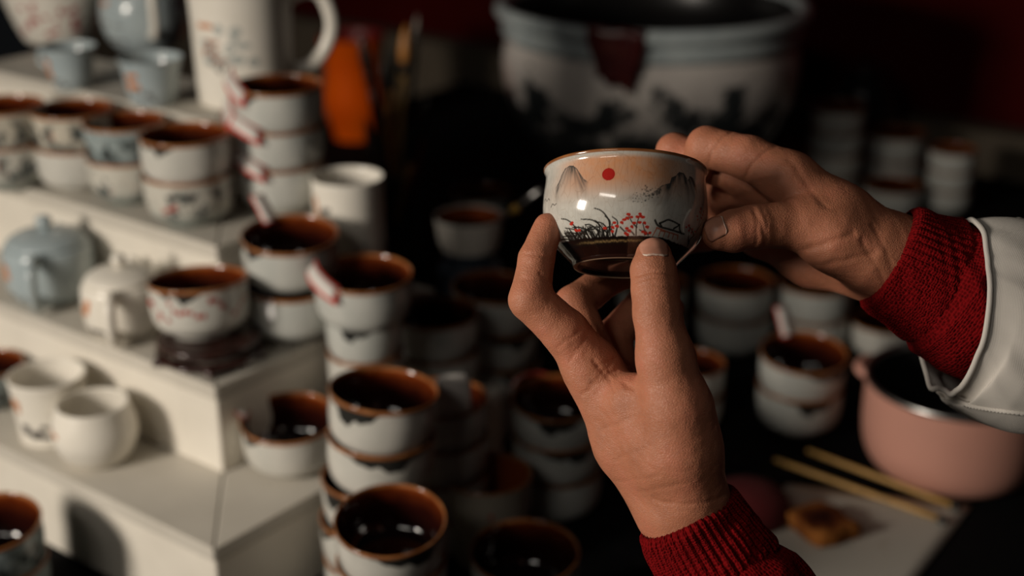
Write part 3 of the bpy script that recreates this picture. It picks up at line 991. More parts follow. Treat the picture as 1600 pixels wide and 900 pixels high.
# wrapping hanging over the lip
def wrap_pts():
    V, Fc = [], []
    nu, nv = 14, 18
    for i in range(nu + 1):
        a = -.155 + .30 * i / nu
        for j in range(nv + 1):
            s = j / nv
            if s < .3:
                r = .168 + .045 * (s / .3); zz = .296 + .018 * math.sin(s / .3 * PI / 2)
            else:
                r = .2135 - .004 * (s - .3); zz = .314 - (s - .3) / .7 * .070
            w_ = 1 - .25 * max(0, s - .6) * 2 + .10 * math.sin(s * 5)
            rip = .0035 * math.sin(i * 1.3 + s * 4)
            zz += -.012 * (i / nu - .5) * s + .004 * math.sin(i * .9) * s
            th = FR - .30 + a * w_
            V.append(((r + abs(rip) + .001) * math.cos(th), (r + abs(rip) + .001) * math.sin(th), zz))
    for i in range(nu):
        for j in range(nv):
            a = i * (nv + 1) + j
            Fc.append((a, a + 1, a + nv + 2, a + nv + 1))
    return V, Fc


wm = Mat('dark_red_film')
wm.color(wm.ramp(wm.noise(wm.coords(), 30, 4), [(.40, (.06, .003, .004)), (.58, (.10, .010, .006)), (.72, (.17, .08, .05))]))
wm.set(Roughness=.3, Transmission_Weight=.25)
wr = obj('red_wrap', mesh('red_wrap', *wrap_pts(), wm.m), None, tuple(p - [0, 0, .31]))
so = wr.modifiers.new('thickness', 'SOLIDIFY'); so.thickness = .0008
tag(wr, 'crumpled dark red film hanging over the basin lip', 'wrapper')

# ---- pink pot
pk = plain('pink_enamel', (.65, .32, .245), .45, 0, 20, .06)
R, H = .086, .088
p = on_plane(1502, 592, H)
t = thing('pink_pot', 'pink enamel pot with steel rim and black inside', 'pot', p - [0, 0, H])
obj('body', fix_normals(mesh('body', *lathe(prof_s([(0, .001), (R * .70, .0), (R * .86, .004), (R * .96, .018), (R, .04), (R, .075), (R, H - .003)], 5), 80), pk)), t)
obj('interior', fix_normals(mesh('interior', *lathe(prof_s([(R * .965, H - .001), (R * .96, .04), (R * .9, .014), (R * .7, .006), (0, .005)], 5), 80), M['black'])), t)
obj('rim', fix_normals(mesh('rim', *lathe([(R * .997, H - .004), (R * 1.012, H - .002), (R * 1.01, H + .001), (R * .985, H + .0015), (R * .955, H), (R * .955, H - .004)], 80), M['metal'])), t)
lug = spline([(R * .97, -.018, H - .010), (R * 1.08, -.013, H - .006), (R * 1.10, .0, H - .005), (R * 1.08, .013, H - .006), (R * .97, .018, H - .010)], 5)
obj('lug_handle', mesh('lug_handle', *tube(lug, .0045, 12), pk), t, (0, 0, 0), (0, 0, PI - .55))

# ---- sheet of paper, sponge, sticks, red cushion on the right
pc = [on_plane(x, y, 0.001) for x, y in ((1228, 757), (1517, 792), (1400, 950), (1130, 905))]
pm = Mat('stained_paper')
pm.color(pm.mix(pm.math('MULTIPLY', pm.ramp(pm.noise(pm.coords(), 45, 5, .7), [(.60, (0, 0, 0)), (.72, (1, 1, 1))]), .55), (.50, .47, .41), (.30, .21, .14)))
pm.set(Roughness=.8)
c0 = sum(pc) / 4
nG = 12
V, Fc = [], []
for i in range(nG + 1):
    for j in range(nG + 1):
        a, b = i / nG, j / nG
        P_ = (1 - a) * (1 - b) * pc[0] + a * (1 - b) * pc[1] + a * b * pc[2] + (1 - a) * b * pc[3]
        zz = .0006 + .0012 * math.sin(3 * a) * math.sin(2.5 * b) + .002 * max(0, a - .85)
        V.append(P_ - c0 + [0, 0, zz])
for i in range(nG):
    for j in range(nG):
        a = i * (nG + 1) + j
        Fc.append((a, a + 1, a + nG + 2, a + nG + 1))
sh = obj('paper_sheet', mesh('paper_sheet', V, Fc, pm.m), None, tuple(c0))
so = sh.modifiers.new('thickness', 'SOLIDIFY'); so.thickness = .0006
tag(sh, 'stained white sheet of paper lying at bottom right', 'paper')

sm = Mat('stained_sponge')
v = sm.coords()
ln = sm.n('ShaderNodeVectorMath', operation='LENGTH'); sm.link(v, ln.inputs[0])
ds = sm.math('ADD', sm.math('MULTIPLY', ln.outputs['Value'], 1 / .03), sm.math('MULTIPLY', sm.math('SUBTRACT', sm.noise(v, 70, 4), .5), .5))
sm.color(sm.ramp(ds, [(.30, (.035, .007, .004)), (.62, (.13, .032, .008)), (.88, (.36, .13, .03))]))
sm.bump(sm.noise(v, 500, 3), .6, .002)
sm.set(Roughness=.9, Specular_IOR_Level=.1)
V, Fc = [], []
nS = 14
import bmesh
bm = bmesh.new()
bmesh.ops.create_cube(bm, size=1)
bmesh.ops.subdivide_edges(bm, edges=bm.edges, cuts=7, use_grid_fill=True)
for vv in bm.verts:
    x, y, zz = vv.co
    f = 1 - .05 * (abs(x * 2) ** 4 * abs(y * 2) ** 4)
    pz = zz * (1 - .18 * max(abs(x * 2), abs(y * 2)) ** 6)
    vv.co = (x * .044 * f + .0015 * math.sin(y * 9), y * .050 * f + .001 * math.sin(x * 11), pz * .014 + .0012 * math.sin(x * 14) * math.sin(y * 12))
me = bpy.data.meshes.new('sponge'); bm.to_mesh(me); bm.free()
me.polygons.foreach_set('use_smooth', [True] * len(me.polygons)); me.materials.append(sm.m)
p = on_plane(1283, 822, 0.008)
spg = obj('sponge', me, None, (p[0], p[1], .0105), (0, 0, .5))
tag(spg, 'square brown stained sponge on the white sheet', 'sponge')


def stick(label, a, b, r=.0024):
    a, b = np.array(a), np.array(b)
    t = thing('bamboo_stick', label, 'stick', a, 0, 'bamboo sticks on the paper')
    L = b - a
    obj('shaft', mesh('shaft', *tube([L * s for s in np.linspace(0, .955, 6)], [r * .9, r, r, r, r * 1.02, r], 10), M['bamboo']), t)
    for s_ in (.35, .68):
        obj('node', mesh('node', *tube([L * s for s in (s_, s_ + .006, s_ + .012)], [r * 1.0, r * 1.14, r * 1.0], 10), M['bamboo']), t)
    obj('dark_end', mesh('dark_end', *tube([L * s for s in (.95, .97, .99, 1)], [r * 1.25, r * 1.5, r * 1.4, r * .8], 10), M['black']), t)


stick('bamboo stick with black end, nearer the sponge', on_plane(1210, 718, .005), on_plane(1480, 815, .0055))
stick('bamboo stick with black end, nearer the pink pot', on_plane(1262, 704, .005), on_plane(1500, 794, .0058))
p = on_plane(1168, 790, 0.012)
o_ = [(0, .0), (.030, .0), (.036, .006), (.037, .014), (.032, .024), (.018, .031), (.004, .033), (0, .0325)]
t = thing('red_cushion', 'dark red rounded pad beside the raised wrist', 'pad', (p[0], p[1], 0))
obj('body', fix_normals(mesh('body', *lathe(prof_s(o_, 4), 48), M['red_cloth'])), t)
obj('seam', mesh('seam', *tube([(.0372 * math.cos(a), .0372 * math.sin(a), .012) for a in np.linspace(0, 2 * PI, 49)], .0008, 6, False), M['red_cloth']), t)

# ------------------------------------------------------------------ the held cup
ax = .03 * RV + .98 * UV + .19 * FV
ax /= np.linalg.norm(ax)
e0 = -FV + (FV @ ax) * ax
e0 /= np.linalg.norm(e0)
e1 = np.cross(ax, e0)
HC = A(977.5, 268, .705) - .049 * ax
mw = Matrix(((e0[0], e1[0], ax[0], HC[0]), (e0[1], e1[1], ax[1], HC[1]), (e0[2], e1[2], ax[2], HC[2]), (0, 0, 0, 1)))
held = thing('painted_tea_cup', 'sharp painted tea cup with red sun, held up in both hands', 'cup')
held.matrix_world = mw
HP = [(25.4, 1.6), (27.2, 3.6), (30.8, 7.2), (34.8, 11.5), (37.8, 16.5), (39.8, 22.5), (40.5, 29), (40.2, 36), (39.5, 42), (39.4, 45.5), (40.2, 47.5), (40.5, 48.2)]
PAINT = {
 'mtL': [[-43.1, 33.42], [-39.69, 36.45], [-38.26, 39.61], [-36.06, 42.64], [-32.86, 43.46], [-30.33, 42.99], [-28.02, 41.13], [-25.71, 38.21], [-23.61, 35.4], [-20.31, 33.07]],
 'mtR': [[4.9, 25.48], [8.86, 27.81], [11.28, 29.33], [13.93, 32.02], [18.44, 33.88], [19.54, 36.8], [22.07, 38.09], [24.39, 40.42], [27.25, 40.54], [28.79, 38.67], [29.89, 37.27], [31.43, 39.72], [34.18, 39.49], [36.06, 36.92], [38.15, 34.0]],
 'birds': [[[-57.5, 30.0], [-54.0, 31.3], [-51.36, 29.6], [-49.38, 30.4], [-47.5, 29.2]], [[-46.51, 25.48], [-44.53, 26.68], [-42.99, 25.79], [-41.01, 26.2]]],
 'grass': [[[-35.39, 9.12], [-30.88, 11.81], [-32.31, 15.31], [-35.5, 17.65], [-39.14, 18.58]], [[-11.72, 9.12], [-11.06, 14.03], [-12.61, 17.3], [-15.03, 19.64], [-18.11, 20.8]], [[-15.03, 8.66], [-15.69, 12.39], [-19.65, 15.55], [-26.15, 16.6]], [[-18.33, 8.42], [-18.44, 11.46], [-21.63, 13.8], [-24.61, 14.03]], [[-22.95, 8.42], [-23.28, 11.11], [-27.25, 12.98], [-33.3, 13.91]], [[-27.8, 8.54], [-27.25, 11.11], [-31.65, 12.63], [-38.48, 14.26]], [[-30.55, 8.42], [-30.99, 10.41], [-34.95, 11.69], [-40.46, 12.28]], [[-33.63, 8.19], [-35.39, 10.18], [-40.02, 10.76], [-44.53, 11.23]], [[-20.53, 8.54], [-17.01, 11.34], [-17.12, 14.26], [-18.55, 15.43]], [[-12.83, 8.89], [-12.94, 11.93], [-15.36, 14.15], [-18.44, 14.73]], [[-9.74, 8.89], [-10.29, 11.11], [-9.74, 13.56]], [[-8.75, 8.77], [-7.43, 11.46], [-6.99, 14.61], [-9.41, 16.6]], [[-16.68, 8.42], [-14.81, 10.64], [-11.94, 12.28], [-9.19, 12.16]], [[-25.38, 8.42], [-25.38, 9.94], [-29.23, 10.88], [-32.97, 10.99]], [[-29.12, 8.42], [-25.49, 11.23], [-21.52, 12.74], [-16.68, 12.39]], [[-13.93, 8.66], [-11.72, 11.23], [-10.73, 14.73], [-13.05, 16.95]], [[-34.95, 8.31], [-29.89, 10.29], [-24.06, 11.81], [-19.76, 11.93]], [[-40.9, 8.77], [-39.14, 10.53], [-41.12, 11.58]], [[-21.74, 8.42], [-22.18, 10.29], [-24.17, 11.46]], [[-36.72, 8.19], [-42.33, 9.94], [-48.83, 10.41]]],
 'branch': [[[3.36, 9.12], [2.92, 11.93], [3.25, 14.73], [4.13, 17.77]], [[3.14, 12.28], [0.72, 14.03], [-1.27, 16.72]], [[8.31, 9.47], [7.43, 10.41], [4.68, 11.34]], [[-5.56, 12.16], [-3.25, 10.41], [-1.71, 9.01]], [[2.26, 9.24], [0.17, 10.53], [-2.7, 10.76]], [[10.29, 9.59], [7.54, 11.46], [6.0, 14.15]], [[44.64, 8.89], [41.56, 11.46], [43.32, 13.68], [43.1, 16.83], [42.55, 20.8], [41.78, 26.41]], [[42.99, 9.71], [38.37, 12.04], [35.39, 15.78]], [[43.54, 14.96], [44.42, 17.53], [46.95, 21.85]], [[42.66, 13.45], [37.93, 15.08], [33.74, 16.25]]],
 'red': [[-32.09, 15.78], [-33.3, 15.31], [-29.45, 12.16], [-31.54, 12.39], [-13.93, 11.93], [-9.63, 12.16], [-8.53, 14.03], [-7.32, 12.63], [-9.96, 10.53], [-1.49, 17.65], [0.06, 16.48], [-2.04, 16.02], [-3.47, 15.31], [-4.79, 14.15], [1.6, 14.03], [0.5, 12.51], [-2.04, 11.69], [-0.72, 10.76], [-2.7, 9.71], [-1.71, 9.24], [4.13, 18.0], [4.79, 16.95], [5.67, 16.72], [2.92, 16.72], [4.35, 14.38], [6.88, 14.38], [6.88, 10.64], [8.64, 12.74], [10.95, 10.41], [8.53, 10.18], [41.23, 26.29], [40.79, 24.19], [38.92, 21.74], [44.31, 23.72], [41.45, 25.59], [44.86, 25.48], [40.24, 20.34], [43.87, 21.97], [32.64, 15.43], [34.07, 16.48], [35.83, 14.38], [38.26, 15.55], [42.11, 15.08], [38.81, 14.03]],
 'roof': [[[12.17, 15.78], [13.93, 14.03], [16.79, 13.21], [22.4, 12.86], [29.01, 12.51], [33.52, 12.39]], [[15.03, 14.73], [17.01, 15.66], [19.32, 16.72], [22.84, 16.37], [27.14, 15.55]], [[27.14, 15.55], [28.68, 13.56], [31.32, 12.28]], [[24.39, 13.56], [26.15, 14.73], [27.14, 15.55]], [[15.03, 14.73], [16.68, 13.56]]],
 'house': [[[14.15, 12.74], [13.16, 9.36]], [[14.15, 12.74], [20.75, 11.81], [29.23, 11.23]], [[16.79, 12.16], [16.79, 9.59]], [[19.65, 11.69], [19.98, 9.71]], [[22.73, 11.46], [23.39, 9.71]], [[25.82, 11.23], [26.7, 9.47]], [[29.23, 11.23], [30.88, 9.59]], [[17.45, 11.81], [19.21, 11.69]]],
 'band': [[-62, 9.6], [-48.28, 9.5], [-35.72, 8.89], [-22.84, 8.66], [-5.67, 8.6], [8.42, 9.12], [19.43, 9.24], [31.98, 8.3], [43.65, 8.31], [62, 8.4]],
}


def vnoise(x, y, seed=0):
    """smooth 2-D value noise on arrays"""
    x0, y0 = np.floor(x), np.floor(y)
    fx, fy = x - x0, y - y0
    fx, fy = fx * fx * (3 - 2 * fx), fy * fy * (3 - 2 * fy)

    def hsh(a, b):
        s = np.sin(a * 127.1 + b * 311.7 + seed * 74.7) * 43758.5453
        return s - np.floor(s)
    return (hsh(x0, y0) * (1 - fx) + hsh(x0 + 1, y0) * fx) * (1 - fy) + (hsh(x0, y0 + 1) * (1 - fx) + hsh(x0 + 1, y0 + 1) * fx) * fy


def sstep(a, b, x):
    t = np.clip((x - a) / (b - a), 0, 1)
    return t * t * (3 - 2 * t)


def paint_cup(S, H):
    """colour of the glaze painting at arc length S (mm) and height H (mm)"""
    n1 = vnoise(S * .35, H * .35, 1) * .6 + vnoise(S * .9, H * .9, 2) * .4
    col = np.empty(S.shape + (3,))
    col[:] = (.60, .585, .53)
    col *= (.90 + .16 * n1)[..., None]

    def over(c, a):
        a = np.clip(a, 0, 1)[..., None]
        col[:] = col * (1 - a) + np.array(c) * a
    # evening blush
    blush = np.exp(-((S + 4) / 34) ** 4) * sstep(24, 36, H) * (1 - sstep(44.5, 47.5, H))
    over((.66, .29, .13), blush * (.72 + .3 * n1))
    over((.60, .36, .24), .35 * np.exp(-((H - 30) / 7) ** 2) * np.exp(-((S + 10) / 40) ** 2))
    # mountains in ink wash
    for key, seed, hmax in (('mtL', 3, 33), ('mtR', 5, 24)):
        q_ = np.array(PAINT[key])
        top = np.interp(S, q_[:, 0], q_[:, 1], left=-1, right=-1)
        ins = (H < top) & (S > q_[0, 0]) & (S < q_[-1, 0])
        dep = np.clip(top - H, 0, 99)
        pk_s, pk_h = (-31.5, 47.0) if key == 'mtL' else (25.5, 52.0)
        fan = (S - pk_s) / np.maximum(pk_h - H, 1.5) * 9.0
        strokes = .42 + 1.0 * (vnoise(fan * 1.7 + 40, H * .22, seed) * .7 + vnoise(fan * 4.1 + 9, H * .3, seed + 4) * .3 - .36)
        fade = np.exp(-(dep / (6.5 if key == 'mtL' else 7.5)) ** 1.5)
        a = np.where(ins, np.clip(strokes, 0.15, 1) * fade * (1.35 if key == 'mtL' else 1.6), 0)
        edge = np.where(ins, np.exp(-(dep / .5) ** 2) * .6, 0) * (.4 + vnoise(S * 1.1, H * .4, seed + 9))
        lr = sstep(q_[0, 0], q_[0, 0] + (3 if key == 'mtL' else 14), S) * (1 - sstep(q_[-1, 0] - 3, q_[-1, 0], S))
        over((.075, .07, .066), (a + edge) * lr)
    # tree dabs below the right mountain
    r_ = np.random.RandomState(4)
    for _ in range(75):
        t = r_.rand()
        sx, hy = 0.5 + 12.5 * t + r_.randn() * .9, 24.3 + 5.2 * t + r_.randn() * 1.3
        ra = .16 + .3 * r_.rand() * (.5 + t)
        m_ = ((S - sx) / (ra * 1.2)) ** 2 + ((H - hy) / ra) ** 2
        over((.06, .055, .05), (1 - sstep(.5, 1.4, m_)) * (.35 + .5 * r_.rand()))
    over((.20, .19, .18), .30 * np.exp(-((S - 4) / 9) ** 2 - ((H - 25) / 1.6) ** 2))
    # sun
    dS = np.hypot(S + 11.17, H - 36.55)
    over((.46, .022, .016), 1 - sstep(2.95, 3.2, dS))
    over((.33, .010, .010), (1 - sstep(.0, .35, np.abs(dS - 2.8))) * .6)

    def seg_dist(pts):
        best = np.full(S.shape, 99.0)
        par = np.zeros(S.shape)
        n = len(pts) - 1
        for i in range(n):
            a, b = pts[i], pts[i + 1]
            dx, dy = b - a
            L2 = dx * dx + dy * dy + 1e-9
            t = np.clip(((S - a[0]) * dx + (H - a[1]) * dy) / L2, 0, 1)
            d = np.hypot(S - a[0] - t * dx, H - a[1] - t * dy)
            m_ = d < best
            best = np.where(m_, d, best)
            par = np.where(m_, (i + t) / n, par)
        return best, par

    def stroke(pts, w0, w1, c, al=1.0):
        p_ = spline(pts, 6) if len(pts) > 2 else np.array(pts, float)
        lo, hi = p_.min(0) - 1, p_.max(0) + 1
        rows = np.where((H[:, 0] > lo[1]) & (H[:, 0] < hi[1]))[0]
        cols = np.where((S[0] > lo[0]) & (S[0] < hi[0]))[0]
        if not len(rows) or not len(cols): return
        r0, r1, c0_, c1_ = rows[0], rows[-1] + 1, cols[0], cols[-1] + 1
        nonlocal_S = S[r0:r1, c0_:c1_]; nonlocal_H = H[r0:r1, c0_:c1_]
        best = np.full(nonlocal_S.shape, 99.0); par = np.zeros(nonlocal_S.shape)
        n = len(p_) - 1
        for i in range(n):
            a, b = p_[i], p_[i + 1]
            dx, dy = b - a
            L2 = dx * dx + dy * dy + 1e-9
            t = np.clip(((nonlocal_S - a[0]) * dx + (nonlocal_H - a[1]) * dy) / L2, 0, 1)
            d = np.hypot(nonlocal_S - a[0] - t * dx, nonlocal_H - a[1] - t * dy)
            m_ = d < best
            best = np.where(m_, d, best); par = np.where(m_, (i + t) / n, par)
        w_ = w0 + (w1 - w0) * par
        a_ = (np.clip(1 - sstep(w_ * .6, w_ + .12, best), 0, 1) * al)[..., None]
        sub = col[r0:r1, c0_:c1_]
        sub[:] = sub * (1 - a_) + np.array(c) * a_

    for b_ in PAINT['birds']: stroke(b_, .26, .2, (.06, .05, .045), .85)
    for g in PAINT['grass']: stroke(g, .56, .24, (.018, .016, .013), .95)
    for k in range(60):
        s0 = -40 + 32 * r_.rand()
        h1 = 2.5 + 3 * r_.rand()
        stroke([[s0, 8.0], [s0 + r_.randn() * .7 - .5, 8.6 + h1 * .5], [s0 + r_.randn() * 1.2 - 1.8, 8.8 + h1]], .40, .16, (.016, .014, .012), .9)
    for g in PAINT['branch']: stroke(g, .42, .22, (.03, .018, .014), .9)
    for k, (sx, hy) in enumerate(PAINT['red']):
        sc_ = 1.1 if sx < 30 else .8
        aa = 1.0 + .25 * ((k * 7) % 5 - 2) * .3
        m_ = ((S - sx) / (1.0 * sc_ * aa)) ** 2 + ((H - hy) / (.58 * sc_)) ** 2
        over((.50, .035, .02), 1 - sstep(.6, 1.25, m_))
        m2 = ((S - sx - .5) / .5) ** 2 + ((H - hy + .5) / .35) ** 2
        over((.45, .03, .02), (1 - sstep(.6, 1.3, m2)) * (k % 2))
    for g in PAINT['house']: stroke(g, .38, .3, (.45, .10, .04), .85)
    for g in PAINT['roof']: stroke(g, .56, .36, (.02, .018, .015), .95)
    # dark glazed ground
    bt = np.interp(S, *np.array(PAINT['band']).T) + .35 * (vnoise(S * .9, H * 0 + 3, 6) - .5)
    over((.010, .006, .005), 1 - sstep(bt - .25, bt + .15, H))
    gl = np.exp(-((H - bt + 1.9) / .45) ** 2) * sstep(-40, -20, S) * (1 - sstep(2, 12, S)) * (.25 + .9 * vnoise(S * 1.8, H * 3, 8))
    over((.34, .22, .09), gl * .75)
    over((.014, .0045, .003), (1 - sstep(4.5, 6.5, H)) * .8)
    # lip
    over((.30, .12, .045), sstep(47.3, 48.0, H))
    return col


hs = spline(HP, 18)
ths = np.concatenate([np.linspace(-1.85, 1.85, 820), np.linspace(1.85, 2 * PI - 1.85, 60)[1:-1]])
TH_, HI = np.meshgrid(ths, np.arange(len(hs)))
RR = hs[HI, 0]; HH = hs[HI, 1]
V = np.stack([RR * np.cos(TH_), RR * np.sin(TH_), HH], -1).reshape(-1, 3) / 1000
nr, nc = RR.shape
ii = np.arange(nr - 1)[:, None] * nc
jj = np.arange(nc)[None]
j2 = (np.arange(nc) + 1)[None] % nc
Fq = np.stack([ii + jj, ii + j2, ii + nc + j2, ii + nc + jj], -1).reshape(-1, 4)


def fast_mesh(name, V, Fq, mat):
    me = bpy.data.meshes.new(name)
    me.vertices.add(len(V)); me.vertices.foreach_set('co', np.asarray(V, np.float32).ravel())
    nf, k = Fq.shape
    me.loops.add(nf * k); me.loops.foreach_set('vertex_index', Fq.astype(np.int32).ravel())
    me.polygons.add(nf); me.polygons.foreach_set('loop_start', np.arange(0, nf * k, k, dtype=np.int32))
    me.polygons.foreach_set('use_smooth', np.ones(nf, bool))
    me.update(calc_edges=True); me.validate()
    me.materials.append(mat)
    return me


hm = Mat('hand_painted_glaze')
at_ = hm.n('ShaderNodeAttribute', attribute_name='painting')
v = hm.coords()
crk = hm.n('ShaderNodeTexVoronoi', feature='DISTANCE_TO_EDGE')
mp = hm.n('ShaderNodeMapping'); mp.inputs['Scale'].default_value = (420, 420, 110)
hm.link(v, mp.inputs[0]); hm.link(mp.outputs[0], crk.inputs['Vector']); crk.inputs['Scale'].default_value = 1.0
ck = hm.ramp(crk.outputs['Distance'], [(0.0, (1, 1, 1)), (0.045, (0, 0, 0))])
hm.color(hm.mix(hm.math('MULTIPLY', ck, .30), at_.outputs['Color'], (.52, .40, .30), 'MULTIPLY'))
hm.set(Roughness=.14, Coat_Weight=.5, Coat_Roughness=.04)
hb = fast_mesh('painted_wall', V, Fq, hm.m)
S_ = np.where(TH_ > PI, TH_ - 2 * PI, TH_) * 40.0
colr = paint_cup(S_, HH)
ca = hb.color_attributes.new('painting', 'FLOAT_COLOR', 'POINT')
ca.data.foreach_set('color', np.concatenate([colr.reshape(-1, 3), np.ones((nr * nc, 1))], 1).astype(np.float32).ravel())
obj('painted_wall', hb, held)
mmk = lambda P: [(r / 1000, z_ / 1000) for r, z_ in P]
db = glaze('dark_brown_foot_glaze', (.010, .004, .003), (.020, .007, .005), .12, 60, .5)
obj('foot', fix_normals(mesh('foot', *lathe(mmk([(0, 2.2), (20.5, 2.2), (22.2, 1.6), (22.7, .2), (23.2, -.1), (24.6, -.1), (25.1, .4), (25.45, 1.7)]), 80), db)), held)
obj('foot_ring', fix_normals(mesh('foot_ring', *lathe(mmk([(22.9, .05), (23.3, -.2), (24.5, -.2), (24.9, .1)]), 80), plain('bare_clay', (.30, .20, .13), .6))), held)
obj('rim', fix_normals(mesh('rim', *lathe(mmk([(40.3, 47.8), (40.7, 48.5), (40.4, 49.1), (39.5, 49.3), (38.7, 48.8), (38.4, 47.5)]), 120), M['rim'])), held)
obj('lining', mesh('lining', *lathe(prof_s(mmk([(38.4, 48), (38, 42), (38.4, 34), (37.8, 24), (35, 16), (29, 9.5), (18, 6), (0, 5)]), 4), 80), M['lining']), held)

# ------------------------------------------------------------------ the person: two hands, knitted cuffs, white over-sleeve
person = thing('person', 'person in red knit sweater and white over-sleeve holding up the painted cup', 'person', (0.25, 0.55, 0.30))
PO = np.array([0.25, 0.55, 0.30])


def capsule(P, a, b, ra, rb):
    ba = b - a
    t = np.clip(((P - a) @ ba) / (ba @ ba), 0, 1)
    d = P - (a + t[..., None] * ba)
    return np.sqrt((d * d).sum(-1)) - (ra + (rb - ra) * t)


def smin(a, b, k):
    h = np.clip(0.5 + 0.5 * (b - a) / k, 0, 1)
    return b + (a - b) * h - k * h * (1 - h)


def build_sdf(palm, fingers, h=0.0009, kp=.009, kf=.006, kff=.0012):
    allp = []
    for c in palm + fingers:
        for (p_, r_) in c: allp.append(np.concatenate([p_ - r_, p_ + r_]))
    allp = np.array(allp)
    lo = allp[:, :3].min(0) - .006
    hi = allp[:, 3:].max(0) + .006
    n = np.ceil((hi - lo) / h).astype(int) + 1
    g = [lo[i] + h * np.arange(n[i]) for i in range(3)]
    BIG = .03

    def field(chains, kin, kbetween):
        D = np.full(n, BIG, np.float32)
        for c in chains:
            Dc = np.full(n, BIG, np.float32)
            for (a, ra), (b, rb) in zip(c[:-1], c[1:]):
                l2 = np.minimum(a - ra, b - rb) - .014
                h2 = np.maximum(a + ra, b + rb) + .014
                sl = tuple(slice(max(0, int((l2[i] - lo[i]) / h)), min(n[i], int((h2[i] - lo[i]) / h) + 2)) for i in range(3))
                G = np.stack(np.meshgrid(g[0][sl[0]], g[1][sl[1]], g[2][sl[2]], indexing='ij'), -1)
                d = capsule(G, a, b, ra, rb)
                Dc[sl] = smin(Dc[sl], d, kin)
            D = smin(D, Dc, kbetween)
        return D
    Dp = field(palm, kp, kp)
    Df = field(fingers, .0022, kff)
    return smin(Dp, Df, kf), lo, h


def surface_nets(D, lo, h):
    s = D < 0
    n = np.array(D.shape)
    cnt = np.zeros(n - 1, np.int8)
    offs = [(i, j, k) for i in (0, 1) for j in (0, 1) for k in (0, 1)]
    for i, j, k in offs:
        cnt += s[i:n[0] - 1 + i, j:n[1] - 1 + j, k:n[2] - 1 + k]
    act = np.argwhere((cnt > 0) & (cnt < 8))
    idx = np.full(n - 1, -1, np.int64)
    idx[tuple(act.T)] = np.arange(len(act))
    cv = {o: D[act[:, 0] + o[0], act[:, 1] + o[1], act[:, 2] + o[2]] for o in offs}
    acc = np.zeros((len(act), 3)); c = np.zeros(len(act))
    for o in offs:
        for a in range(3):
            if o[a]: continue
            o2 = list(o); o2[a] = 1; o2 = tuple(o2)
            v0, v1 = cv[o], cv[o2]
            m = (v0 < 0) != (v1 < 0)
            t = np.where(m, v0 / np.where(m, v0 - v1, 1), 0)
            p = np.array(o, float)[None] + np.eye(3)[a][None] * t[:, None]
            acc += p * m[:, None]; c += m
    V = lo + h * (act + acc / c[:, None])
    faces = []
    for a in range(3):
        b, d = (a + 1) % 3, (a + 2) % 3
        sl0 = [slice(1, -1)] * 3; sl1 = [slice(1, -1)] * 3
        sl0[a] = slice(0, -1); sl1[a] = slice(1, None)
        s0, s1 = s[tuple(sl0)], s[tuple(sl1)]
        e = np.argwhere(s0 != s1)
        fl_ = s0[tuple(e.T)]
        base = e.copy(); base[:, b] += 1; base[:, d] += 1
        base_ = base
        def cell(db_, dd):
            q_ = base_.copy(); q_[:, b] += db_; q_[:, d] += dd
            return idx[tuple(q_.T)]
        qd = np.stack([cell(-1, -1), cell(0, -1), cell(0, 0), cell(-1, 0)], 1)
        qd[~fl_] = qd[~fl_][:, ::-1]
        faces.append(qd)
    Fq = np.concatenate(faces)
    Fq = Fq[(Fq >= 0).all(1)]
    return V, Fq


def vnormals(V, Fq):
    nrm = np.cross(V[Fq[:, 2]] - V[Fq[:, 0]], V[Fq[:, 3]] - V[Fq[:, 1]])
    N = np.zeros_like(V)
    for k in range(4): np.add.at(N, Fq[:, k], nrm)
    return N / (np.linalg.norm(N, axis=1)[:, None] + 1e-12)


def crease(V, N, p, axis, face, w, depth, reach, wob=0.0, ang=0.15):
    """press a skin crease around a joint: a groove across the finger on the side facing `face`"""
    axis = axis / np.linalg.norm(axis); face = face - axis * (face @ axis); face /= np.linalg.norm(face)
    side = np.cross(axis, face)
    q_ = V - p
    t = q_ @ axis + wob * (q_ @ side) + .0002 * np.sin((q_ @ side) * 700)
    rad = q_ - np.outer(q_ @ axis, axis)
    rl = np.linalg.norm(rad, axis=1) + 1e-9
    f = sstep(ang, .75, (N @ face))
    wgt = np.exp(-(t / w) ** 2) * f * (rl < reach)
    return V - N * (wgt * depth)[:, None]


sk = Mat('skin')
v = sk.coords()
n1 = sk.noise(v, 55, 4, .6)
n2 = sk.noise(v, 380, 3, .6)
c = sk.ramp(n1, [(.30, (.43, .165, .088)), (.5, (.51, .200, .110)), (.72, (.57, .205, .120))])
c = sk.mix(sk.math('MULTIPLY', n2, .25), c, (.34, .12, .07))
vs = sk.n('ShaderNodeTexVoronoi'); vs.inputs['Scale'].default_value = 45
sk.link(v, vs.inputs['Vector'])
spot = sk.ramp(vs.outputs['Distance'], [(.05, (1, 1, 1)), (.085, (0, 0, 0))])
c = sk.mix(sk.math('MULTIPLY', spot, .30), c, (.20, .075, .04))
sk.color(c)
vo = sk.n('ShaderNodeTexVoronoi', feature='DISTANCE_TO_EDGE')
nzv = sk.n('ShaderNodeTexNoise'); nzv.inputs['Scale'].default_value = 180
sk.link(v, nzv.inputs['Vector'])
vm = sk.n('ShaderNodeVectorMath', operation='MULTIPLY_ADD')
sk.link(nzv.outputs['Color'], vm.inputs[0]); vm.inputs[1].default_value = (.004, .004, .004); sk.link(v, vm.inputs[2])
mp = sk.n('ShaderNodeMapping'); mp.inputs['Scale'].default_value = (1.0, 1.0, 1.7)
mp.inputs['Rotation'].default_value = (0.3, 0.5, 0.2)
sk.link(vm.outputs[0], mp.inputs[0]); sk.link(mp.outputs[0], vo.inputs['Vector']); vo.inputs['Scale'].default_value = 700
